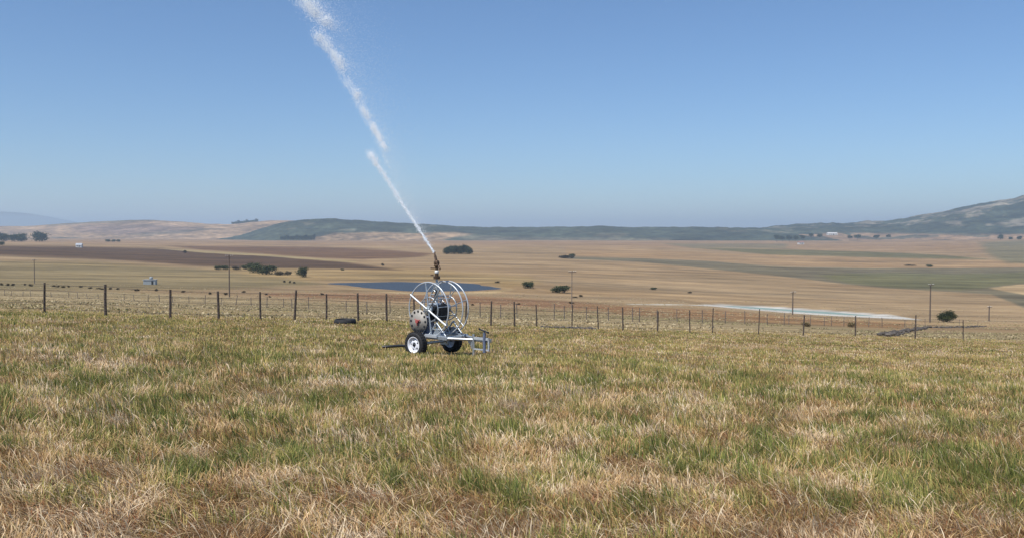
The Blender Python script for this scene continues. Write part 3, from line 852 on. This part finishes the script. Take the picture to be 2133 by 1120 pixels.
# chassis: side rails, cross members, drawbar
m = MB()
for yy in (-.36, .36): m.box((.22, yy, .43), (1.15, .08, .09), None, .008)
for xx in (-.30, .0, .35, .74): m.box((xx, 0, .433), (.08, .64, .07), None, .008)
for yy in (-.36, .36):
    m.box((0, yy * 1.02, .34), (.12, .05, .16))
m.tube((.78, -.34, .43), (1.38, -.03, .42), .034); m.tube((.78, .34, .43), (1.38, .03, .42), .034)
m.box((1.60, 0, .42), (.50, .08, .08), None, .008)
m.build('chassis', M_galv, root)
m = MB(); m.box((.30, -.425, .465), (.40, .03, .08), None, .006); m.build('side_plate', M_galv_b, root)
for yy in (-.30, .30):                                     # front gussets, braced triangles that carry the reel
    m = MB()
    m.tube((.10, yy, .475), (.38, yy, .78), .02); m.tube((.68, yy, .475), (.38, yy, .78), .02)
    m.tube((.24, yy, .62), (.54, yy, .62), .015)
    m.prism([(.24, yy - .01, .48), (.52, yy - .01, .48), (.38, yy - .01, .66)], (0, .02, 0))
    m.build('reel_bracket', M_galv, root)
# mudguard between the drum and far wheel
m = MB(); m.box((-.04, .42, .31), (.26, .06, .34), None, .01); m.build('mudguard', M_galv, root)
# reel: three hoops on spokes round a hub
RZ = 1.10; RX = .16; RR = .665
m = MB(); m.tube((RX, -.42, RZ), (RX, .42, RZ), .035, 14); m.tube((RX, -.36, RZ), (RX, -.30, RZ), .10, 20); m.tube((RX, .30, RZ), (RX, .36, RZ), .10, 20)
reel = m.build('reel', M_galv, root)
def rp(ang, r, y): return Vector((RX + math.cos(ang) * r, y, RZ + math.sin(ang) * r))
for yy in (-.36, .16, .36):
    m = MB(); m.torus((RX, yy, RZ), (0, 1, 0), RR, .0165, 72, 10); m.build('hoop', M_galv_b, reel)
for ang, yy, mm, r_ in [(150, -.39, M_galv_b, .025), (53, -.36, M_galv, .018), (98, -.36, M_galv, .02), (20, .36, M_galv, .014), (80, .36, M_galv, .014), (140, .36, M_galv, .014), (50, .16, M_galv, .012), (110, .16, M_galv, .012)]:
    a = math.radians(ang); m = MB()
    hi = .68 if mm is M_galv_b else .655
    m.tube(rp(a, hi, yy), rp(a + math.pi, hi + (.03 if mm is M_galv_b else 0), yy), r_, 10)
    m.build('spoke', mm, reel)
m = MB()
for ang in range(0, 360, 45):
    a = math.radians(ang + 12); m.tube(rp(a, .30, -.34), rp(a, .30, .34), .012, 8)
m.torus((RX, -.34, RZ), (0, 1, 0), .30, .014, 40, 8); m.torus((RX, .34, RZ), (0, 1, 0), .30, .014, 40, 8)
m.build('drum_cage', M_galv, reel)
# drive plate with a ring of holes and a red spider
pc = Vector((-.12, -.44, .80))
m = MB(); m.lathe(pc, (0, -1, 0), [(0, 0), (.30, 0), (.30, -.012), (0, -.012)], 40); dp = m.build('drive_plate', M_plate, root)
m = MB()
for k in range(12):
    a = 2 * math.pi * k / 12; q3 = pc + Vector((math.cos(a) * .245, 0, math.sin(a) * .245))
    m.tube(q3 + Vector((0, -.004, 0)), q3 + Vector((0, .002, 0)), .032, 12)
m.build('plate_hole', M_black, dp)
m = MB()
for k in range(3):
    a = 2 * math.pi * k / 3 + .4; m.tube(pc + Vector((0, -.03, 0)), pc + Vector((math.cos(a) * .10, -.035, math.sin(a) * .10)), .014, 8)
m.tube(pc + Vector((0, -.01, 0)), pc + Vector((0, -.06, 0)), .045, 14)
m.build('valve_wheel', M_red, dp)
# strut that carries the plate
m = MB(); m.tube((-.12, -.40, .78), (-.12, -.36, .47), .022); m.tube((-.12, -.38, .80), (RX - .05, -.38, RZ), .016); m.build('plate_strut', M_galv, root)
# gearbox and motor in the middle of the reel
m = MB(); m.lathe((-.02, -.16, .47), (0, 0, 1), [(0, 0), (.15, 0), (.155, .03), (.14, .06), (.135, .34), (.15, .36), (.15, .42), (.10, .46), (0, .47)], 28); gb = m.build('gearbox', M_blue, root)
m = MB(); m.tube((-.02, -.30, .70), (-.02, -.36, .70), .07, 16); m.tube((-.02, -.29, .85), (-.02, -.34, .85), .04, 12); m.build('flange', M_galv, gb)
m = MB(); m.box((.20, -.05, 1.02), (.42, .40, .36), None, .03); m.box((.20, -.235, 1.0), (.28, .03, .2), None, .01)
for k in range(5): m.box((.20, -.05, .90 + k * .045), (.445, .42, .012))
en = m.build('engine', M_black, root)
m = MB(); m.box((.12, -.08, 1.205), (.24, .26, .07), None, .02); m.build('fuel_tank', M_galv_b, en)
m = MB(); m.tube((.36, -.05, 1.16), (.36, -.05, 1.24), .06, 14); m.tube((.36, -.05, 1.24), (.36, -.05, 1.27), .02, 8); m.build('air_filter', M_black, en)
m = MB(); m.path([(.06, -.2, .92), (.10, -.22, 1.15), (.22, -.2, 1.38), (.10, -.02, 1.55)], .024, 8); m.build('feed_pipe', M_black, root)
# riser and sprinkler gun
m = MB(); m.tube((.10, 0, .47), (.10, 0, 1.84), .032, 14); m.tube((.10, 0, 1.42), (.10, 0, 1.45), .06, 14)
m.tube((-.10, 0, 1.44), (.30, 0, 1.44), .016, 8); m.tube((-.10, 0, 1.44), (.10, 0, 1.78), .014, 8); m.tube((.30, 0, 1.44), (.10, 0, 1.78), .014, 8)
rs = m.build('riser', M_galv, root)
m = MB(); m.tube((.10, 0, 1.83), (.10, 0, 1.87), .085, 18); m.tube((.10, 0, 1.875), (.10, 0, 1.90), .085, 18); m.tube((.10, 0, 1.86), (.10, 0, 1.97), .045, 14)
m.tube((.04, -.06, 1.93), (-.02, -.09, 1.93), .02, 8); m.build('coupling', M_brass, rs)
m = MB(); m.lathe((.10, 0, 1.96), (0, 0, 1), [(.03, 0), (.052, .01), (.052, .07), (.03, .09)], 16); m.build('white_collar', M_white, rs)
JT = [at(905, 527, 22.3)]
inv = root.matrix_basis.inverted()
nozzle_tip = inv @ JT[0] - Vector((0, 0, .06))
base = Vector((.10, 0, 2.22))
dirn = (nozzle_tip - base)
m = MB(); m.tube((.10, 0, 2.04), (.10, 0, 2.24), .036, 14); m.lathe((.10, 0, 2.12), (0, 0, 1), [(.04, 0), (.065, .02), (.065, .06), (.04, .08)], 16)
m.lathe(base, (0, 0, 1), [(0, -.08), (.05, -.06), (.075, 0), (.055, .06), (0, .08)], 16)
gun = m.build('sprinkler_gun', M_brass, root)
m = MB(); m.tube(base, base + dirn * .6, .042, 14, .028); m.tube(base + dirn * .6, nozzle_tip, .032, 14, .02); m.build('barrel', M_brass, gun)
m = MB(); m.tube(base + Vector((.02, -.06, .04)), base + Vector((.20, -.14, -.07)), .014, 8); m.tube(base + Vector((.20, -.14, -.07)), base + Vector((.26, -.16, -.14)), .025, 8)
m.tube(base + Vector((-.02, -.02, .06)), base + dirn * .8 + Vector((.02, -.02, .08)), .012, 8); m.build('drive_arm', M_brass, gun)
m = MB(); m.box(base + Vector((-.13, -.02, -.13)), (.12, .03, .03), None, .005); m.tube(base + Vector((-.10, -.02, -.13)), base + Vector((0, 0, -.12)), .014, 8); m.build('trip_stop', M_brass, gun)
# front stand and jack with T handle
m = MB(); m.box((1.30, -.02, .35), (.035, .10, .30), None, .005); m.tube((1.36, -.06, .55), (1.36, -.06, -.12), .028, 10)
m.box((1.36, -.06, -.10), (.14, .14, .02)); m.prism([(1.10, -.05, .44), (1.30, -.05, .44), (1.30, -.05, .22)], (0, .02, 0))
m.build('stand_leg', M_galv, root)
m = MB()
m.box((1.60, -.06, .20), (.46, .03, .03)); m.box((1.60, -.06, .46), (.50, .035, .06)); m.box((1.84, -.06, .33), (.035, .035, .30))
m.build('hitch_frame', M_galv_b, root)
m = MB(); m.tube((1.72, -.08, .14), (1.72, -.08, .60), .036, 12); m.tube((1.72, -.08, .55), (1.72, -.08, .66), .018, 8); jk = m.build('screw_jack', M_blue, root)
m = MB(); m.tube((1.42, .10, .66), (2.0, -.28, .655), .018, 8); m.tube((1.42, .10, .66), (1.40, .115, .66), .028, 8); m.tube((2.0, -.28, .655), (2.02, -.293, .655), .028, 8); m.build('crank_handle', M_black, jk)
for ch in root.children:
    if ch.name.split('.')[0] not in ('wheel', 'axle'): ch.location.z += .06
# black hose trailing away to the left
hp = []
for u, v, d in [(852, 722, 21.75), (838, 721, 22.1), (820, 722, 22.3), (804, 723, 22.4), (796, 724, 22.4)]:
    t = at(u, v - 2, d); hp.append(inv @ Vector((t.x, t.y, max(t.z, gz(t.x, t.y) + .1))))
m = MB(); m.path([(-.1, -.5, .28)] + hp, .035, 10); m.build('hose', M_hose, root)

# ------------------------------------------------------------------ the water it throws
def droplets(name, pts, size, stretch, dirs, label):
    """every drop a small stretched eight-sided bead"""
    n = len(pts); r = np.random.default_rng(3)
    d = dirs / np.linalg.norm(dirs, axis=1)[:, None]
    a = np.cross(d, np.array((0.3, .9, .1))); a /= np.linalg.norm(a, axis=1)[:, None]
    b = np.cross(d, a); s = size[:, None]
    P = pts
    co = np.stack([P + d * s * stretch, P + a * s, P + b * s, P - a * s, P - b * s, P - d * s * stretch], 1).reshape(-1, 3)
    t = np.array([(0, 1, 2), (0, 2, 3), (0, 3, 4), (0, 4, 1), (5, 2, 1), (5, 3, 2), (5, 4, 3), (5, 1, 4)])
    f = (np.arange(n)[:, None, None] * 6 + t[None]).reshape(-1, 3)
    o = quad_mesh(name, co, f, None, M_drops, False)
    return tag(o, label, 'water', kind='stuff')
def jet(path_px, n, w0, w1, smin, smax, seed, tpow=1.0, clump=.5, soft=False, haze=.12):
    r = np.random.default_rng(seed)
    P = np.array([at(*p) for p in path_px]); L = np.linspace(0, 1, len(P))
    t = r.beta(1.25, 1.35, n) if soft else r.random(n) ** tpow
    if soft: t = t * 1.04 - .02 + r.normal(size=n) * .012
    c = np.stack([np.interp(t, L, P[:, k]) for k in range(3)], 1) + np.maximum(t - 1, 0)[:, None] * (P[-1] - P[0]) + np.minimum(t, 0)[:, None] * (P[-1] - P[0])
    dr = np.tile((P[-1] - P[0]), (n, 1))
    wdt = w0 + (w1 - w0) * t
    # clumps: drops gather in bursts along the stream
    nz = vnoise(t * 100, np.zeros(n), 2.2, seed) ; nz2 = vnoise(t * 100, np.zeros(n) + 9, 5, seed + 1)
    off = r.normal(size=(n, 3)) * wdt[:, None] * (.45 + .7 * nz2[:, None])
    off[:, 0] += (nz - .5) * wdt * 1.2 * clump
    hz = r.random(n) < haze
    off[hz] += np.abs(r.normal(size=(hz.sum(), 1))) * wdt[hz][:, None] * np.array([[2.2, .6, -.9]])
    keep = r.random(n) < np.clip(.35 + 1.1 * nz * clump + (1 - clump), 0, 1)
    s = smin + (smax - smin) * r.random(n) ** 2
    s[hz] *= .6
    return (c + off)[keep], s[keep], dr[keep]
parts = [
    jet([(812, 350, 23.9), (790, 300, 24.4), (765, 240, 25.2)], 700, .05, .10, .003, .008, 6, 1, .6, True, .3),
    jet([(905, 527, 22.3), (872, 477, 22.7), (838, 425, 23.1), (803, 368, 23.6), (770, 318, 24.1)], 6500, .015, .05, .003, .0075, 1, .9, .5),
    jet([(786, 345, 23.9), (770, 318, 24.1)], 900, .06, .085, .003, .009, 2, 1, .3),
    jet([(800, 306, 24.4), (775, 262, 25.0), (742, 200, 25.8), (705, 132, 26.8), (675, 88, 27.5), (657, 68, 27.8)], 15000, .05, .17, .0035, .011, 3, .8, 1.3, True, .25),
    jet([(690, 55, 27.9), (655, 25, 28.5), (628, -2, 29.0), (596, -60, 30)], 12000, .14, .27, .0035, .011, 4, 1, 1.3, True, .25),
]
droplets('water_jet', np.concatenate([p_[0] for p_ in parts]), np.concatenate([p_[1] for p_ in parts]), 2.4, np.concatenate([p_[2] for p_ in parts]), 'white pulsing jet of water shot up and left from the sprinkler gun')
# fine spray drifting off the jet to the right
r = np.random.default_rng(9)
n = 12000
t = r.random(n) ** .7
P = np.array([at(*p_) for p_ in [(895, 510, 22.4), (820, 390, 23.4), (780, 285, 24.6), (730, 160, 26.4), (680, 50, 28), (640, -60, 30)]])
c = np.stack([np.interp(t, np.linspace(0, 1, 6), P[:, k]) for k in range(3)], 1)
dr_ = np.abs(r.normal(size=n)) * (.05 + 1.3 * t)
c[:, 0] += dr_ * .9; c[:, 2] -= dr_ * .35; c[:, 1] += r.normal(size=n) * .3
droplets('spray', c, .0018 + .0022 * r.random(n), 2.2, np.tile((.5, -.2, -1.0), (n, 1)), 'faint fine spray drifting to the right of the water jet')

# ------------------------------------------------------------------ the grass
VIEW = math.tan(math.radians(33.5))
def scatter(n, y0, y1, r, margin=1.2):
    """even density over the visible wedge, plus a margin on both sides"""
    y = np.sqrt(r.random(n) * (y1 * y1 - y0 * y0) + y0 * y0)
    x = (r.random(n) * 2 - 1) * (y * VIEW + margin)
    return x, y
def green_mask(x, y):
    g = fbm(x, y, .30, 101, 3) * .74 + fbm(x, y, 2.6, 102, 2) * .26
    g = g - .02 + .04 * smooth(6.5, 11, y) - .10 * (1 - smooth(5.2, 7.6, y)) - .05 * smooth(18, 32, y) * smooth(-4, 8, x)
    for u, v, su, k in GREENS:
        g = g + .62 * k * np.exp(-(((x - u) / su) ** 2 + ((y - v) / (su * 1.1)) ** 2))
    return g
GREENS = []
for u, v, su, k in [(380, 845, 70, .30), (600, 800, 30, .3), (690, 850, 60, .18), (1170, 900, 60, .26), (1230, 880, 35, .2), (1940, 890, 60, .18), (1360, 960, 50, .16), (940, 960, 55, .16), (1830, 990, 50, .14), (330, 1090, 22, .2), (560, 640, 200, .1), (1500, 850, 90, .12), (1590, 1010, 60, .14), (1060, 730, 90, .1), (30, 640, 40, .2)]:
    h = hit(u, v); GREENS.append((h.x, h.y, su * h.y / FPX * 1.15, k))
def blades(name, x, y, h, phi, lean, wd, wprof, curl, col, tipcol, label, droop=0.0, seed=0):
    n = len(x); L = len(wprof); t = np.linspace(0, 1, L)
    z = height(x, y) - .01
    h = h * (.55 + .45 * smooth(.6, 2.4, np.hypot(x - mx - .3, y - my + .2)))      # trodden short round the machine
    r = np.random.default_rng(seed)
    psi = phi + math.pi / 2 + r.normal(size=n) * .9
    hor = np.sin(lean)[:, None] * (t[None] ** curl) * h[:, None]
    ver = h[:, None] * (t[None] * np.cos(lean)[:, None] + (t - t * t)[None] * .55 * np.sin(lean)[:, None] - droop * t[None] ** 3)
    cx = x[:, None] + hor * np.cos(phi)[:, None]; cy = y[:, None] + hor * np.sin(phi)[:, None]; cz = z[:, None] + np.maximum(ver, .012)
    hw = wd[:, None] * np.array(wprof)[None] * .5
    ax = np.cos(psi)[:, None] * hw; ay = np.sin(psi)[:, None] * hw
    co = np.empty((n, L, 2, 3), np.float32)
    co[:, :, 0, 0] = cx - ax; co[:, :, 0, 1] = cy - ay; co[:, :, 0, 2] = cz
    co[:, :, 1, 0] = cx + ax; co[:, :, 1, 1] = cy + ay; co[:, :, 1, 2] = cz
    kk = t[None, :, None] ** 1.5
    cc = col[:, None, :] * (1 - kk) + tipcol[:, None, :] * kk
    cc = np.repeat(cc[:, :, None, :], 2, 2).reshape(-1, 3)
    base = np.arange(n)[:, None] * (2 * L) + np.arange(L - 1)[None] * 2
    q = np.stack([base, base + 1, base + 3, base + 2], -1).reshape(-1, 4)
    o = quad_mesh(name, co.reshape(-1, 3), q, cc, M_grass, False)
    return o
def cmix(n, r, cols, wts, jit=.18):
    k = r.choice(len(cols), n, p=np.array(wts) / sum(wts))
    c = np.array(cols)[k]
    return c * (1 + r.normal(size=(n, 1)) * jit).clip(.4, 1.7) * (1 + r.normal(size=(n, 3)) * .04)
STRAWC = [(.35, .17, .07), (.44, .26, .10), (.51, .33, .14), (.58, .40, .19), (.62, .43, .25), (.70, .52, .31), (.80, .65, .44)]
GREENC = [(.20, .22, .055), (.27, .27, .075), (.13, .17, .055), (.36, .33, .10)]
OLIVEC = [(.53, .44, .14), (.45, .39, .12), (.62, .46, .18)]
BROWNC = [(.29, .12, .05), (.34, .18, .08), (.19, .11, .045)]
def lean_dir(x, y, r):
    """wind-laid swaths: mostly tipping to the left, turning over the field from tussock to tussock"""
    a = math.pi * .95 + (fbm(x, y, .5, 201, 3) - .5) * 8.0
    return a + r.normal(size=len(x)) * .9
def zone(y0, y1, density, wscale, seed, hs=1.0, up=1.0):
    r = np.random.default_rng(seed)
    area = VIEW * (y1 * y1 - y0 * y0) + 2.4 * (y1 - y0)
    n = int(area * density)
    x, y = scatter(n, y0, y1, r)
    m = np.hypot(x - mx, y - my) > .25                       # keep the machine's feet clear only under the chassis
    edge = depth_at_v(1066.5 + FPX * x / y) + 1.2 + (fbm(x, y, 4, 55, 2) - .5) * 3
    m &= (y < edge) | (r.random(n) < .06 + .5 * np.exp(-np.maximum(y - edge, 0) / 2.2))
    x, y = x[m], y[m]; n = len(x)
    g = green_mask(x, y)
    pg = np.clip((g - .47) * 1.7 + .35 + .15 * smooth(13, 24, y), .06, .8)
    # tussocks: neighbouring blades share a kind and a colour
    sc_ = float(np.clip((y0 + y1) / 16, .7, 3)); c1 = fbm(x, y, .17 * sc_, 401, 2); c2 = fbm(x, y, .26 * sc_, 402, 2); c3 = fbm(x, y, .42 * sc_, 403, 2)
    u = r.random(n) * .76 + np.clip((c1 - .5) * 1.6 + .5, 0, 1) * .24
    isg = u < pg
    out = []
    k = np.where(isg)[0]; m_ = len(k)
    gl = np.clip((g[k] - .42) * 4, 0, 1)
    colg = cmix(m_, r, GREENC, [4, 3, 2, 2]); colo = cmix(m_, r, OLIVEC, [3, 2, 2])
    pick = (r.random(m_) * .6 + c2[k] * .8 - .2 < .22 + .6 * gl - .26 * smooth(10, 24, y[k]))[:, None]
    col = np.where(pick, colg, colo) * (.78 + .44 * c3[k])[:, None]
    hh = hs * (.05 + .15 * r.random(m_) ** 1.4) * (.8 + .6 * gl)
    ln = (np.abs(r.normal(size=m_)) * .5 + .08) * up
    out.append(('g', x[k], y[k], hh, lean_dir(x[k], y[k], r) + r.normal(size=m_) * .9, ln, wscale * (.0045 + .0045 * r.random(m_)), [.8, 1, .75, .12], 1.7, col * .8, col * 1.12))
    k = np.where(~isg)[0]; m_ = len(k)
    brown = r.random(m_) * .76 + np.clip((c2[k] - .5) * 1.8 + .5, 0, 1) * .24 < .40 - .14 * smooth(7, 16, y[k])
    kb = k[brown]; nbn = len(kb)
    col = cmix(nbn, r, BROWNC, [3, 2, 1]) * (.65 + .7 * c3[kb])[:, None]
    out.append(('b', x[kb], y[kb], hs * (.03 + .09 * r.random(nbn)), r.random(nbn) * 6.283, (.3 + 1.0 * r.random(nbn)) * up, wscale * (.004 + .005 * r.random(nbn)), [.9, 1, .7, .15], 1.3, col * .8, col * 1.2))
    ks = k[~brown]; ns = len(ks)
    pal = np.clip(c3[ks] * .8 + c1[ks] * .5 - .08 + r.normal(size=ns) * .2, 0, .999)
    col = np.array(STRAWC)[(pal * len(STRAWC)).astype(int)] * (1 + r.normal(size=(ns, 1)) * .16).clip(.5, 1.6)
    lay = np.clip((fbm(x[ks], y[ks], .5, 301, 2) - .36) * 4, 0, 1)
    ln = .2 + .7 * r.random(ns) + .8 * lay * r.random(ns) ** .6
    tall = r.random(ns) < .09
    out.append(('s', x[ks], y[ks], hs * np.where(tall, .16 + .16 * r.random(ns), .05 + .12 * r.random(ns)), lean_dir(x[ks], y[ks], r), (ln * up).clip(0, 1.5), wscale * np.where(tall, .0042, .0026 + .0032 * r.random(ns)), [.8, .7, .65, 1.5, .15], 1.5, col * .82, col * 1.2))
    return out
def stalks(y0, y1, dens, wscale, seed):
    r = np.random.default_rng(seed); n = int((VIEW * (y1 * y1 - y0 * y0) + 2.4 * (y1 - y0)) * dens)
    x, y = scatter(n, y0, y1, r)
    k = fbm(x, y, .9, 777, 2) + r.random(n) * .3 > .58
    x, y = x[k], y[k]; n = len(x)
    phi = np.where(r.random(n) < .75, math.pi, 0) + (fbm(x, y, .7, 778, 2) - .5) * 3 + r.normal(size=n) * .35
    c = np.array([(.62, .47, .28), (.70, .57, .38), (.56, .42, .22)])[r.integers(0, 3, n)] * (1 + r.normal(size=(n, 1)) * .1)
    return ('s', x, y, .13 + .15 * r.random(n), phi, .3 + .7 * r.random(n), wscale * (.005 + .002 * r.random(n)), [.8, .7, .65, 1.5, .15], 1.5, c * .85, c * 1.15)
allz = {'g': [], 'b': [], 's': []}
for args in [(3.9, 8.0, 5200, .85, 1, .74, 1.0), (8.0, 13.0, 3000, 1.15, 2, .86, .65), (13.0, 22.0, 1250, 1.8, 3, .8, .5), (22.0, 36.0, 420, 2.8, 4, .6, .4), (36.0, 62.0, 170, 4.0, 5, .45, .45)]:
    for it in zone(*args): allz[it[0]].append(it)
allz['s'] += [stalks(3.9, 8, 60, .75, 91), stalks(8, 14, 26, 1.0, 92)]
for key, nm, lab in (('g', 'green_grass', 'green and olive grass blades growing in patches among the dry grass'), ('b', 'thatch', 'reddish brown thatch and dead leaves low between the stalks'), ('s', 'dry_grass', 'straw coloured dry grass stalks with pale seed heads leaning over')):
    g = allz[key]
    cat_ = [np.concatenate([it[i] for it in g]) for i in (1, 2, 3, 4, 5, 6)]
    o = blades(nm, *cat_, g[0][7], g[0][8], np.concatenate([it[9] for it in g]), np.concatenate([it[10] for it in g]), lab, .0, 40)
    tag(o, lab, 'grass', kind='stuff')
r = np.random.default_rng(77)
n = 20000
ty = 40 * (9.0 ** r.random(n)) ; tx = (r.random(n) * 2 - 1) * (ty * VIEW + 4)
tu, tv = project(tx, ty, height(tx, ty))
ok = (ty > depth_at_v(tu) + 2) & (fbm(tx, ty, 18, 600, 3) + .25 * r.random(n) > .52)
ok &= (sdist(tx, ty, LAKE) > 2) & (sdist(tx, ty, chaikin(PANBANK)) > 1)
tx, ty = tx[ok], ty[ok]; n = len(tx)
kd = np.clip(fbm(tx, ty, 30, 601, 3) * 1.5 - .25 + r.normal(size=n) * .2, 0, .999)
pal = np.array([(.36, .31, .15), (.40, .33, .18), (.43, .35, .20), (.46, .37, .22), (.49, .40, .24)])
tc_ = pal[(kd * 5).astype(int)] * (1 + r.normal(size=(n, 1)) * .18).clip(.5, 1.5)
rep = 4
X4 = np.repeat(tx, rep) + r.normal(size=n * rep) * .22; Y4 = np.repeat(ty, rep) + r.normal(size=n * rep) * .22; C4 = np.repeat(tc_, rep, 0)
H4 = (.04 + .08 * r.random(n * rep)) ; sz = np.repeat(.6 + .8 * r.random(n), rep)
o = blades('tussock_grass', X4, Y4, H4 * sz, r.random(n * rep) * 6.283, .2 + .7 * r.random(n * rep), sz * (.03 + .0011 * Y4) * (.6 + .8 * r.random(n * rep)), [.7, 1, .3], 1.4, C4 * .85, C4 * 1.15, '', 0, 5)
tag(o, 'dry grass tussocks scattered over the valley floor beyond the fence', 'grass', kind='stuff')
print('blades', {k: sum(len(it[1]) for it in v) for k, v in allz.items()})

# ------------------------------------------------------------------ the hazy air
HAZE = 1.2e-4
zmin = float(gzv.min()) - 60
m = MB(); m.box((0, 0, (zmin + 330) / 2), (46000, 46000, 330 - zmin))
hm = bpy.data.materials.new('hazy air'); hm.use_nodes = True
hn = hm.node_tree; hn.nodes.clear()
ho = hn.nodes.new('ShaderNodeOutputMaterial'); pv = hn.nodes.new('ShaderNodeVolumePrincipled')
pv.inputs['Color'].default_value = (.60, .78, .96, 1); pv.inputs['Density'].default_value = HAZE; pv.inputs['Anisotropy'].default_value = .2
hn.links.new(pv.outputs[0], ho.inputs['Volume'])
hz_o = m.build('haze', hm); tag(hz_o, kind='stuff')
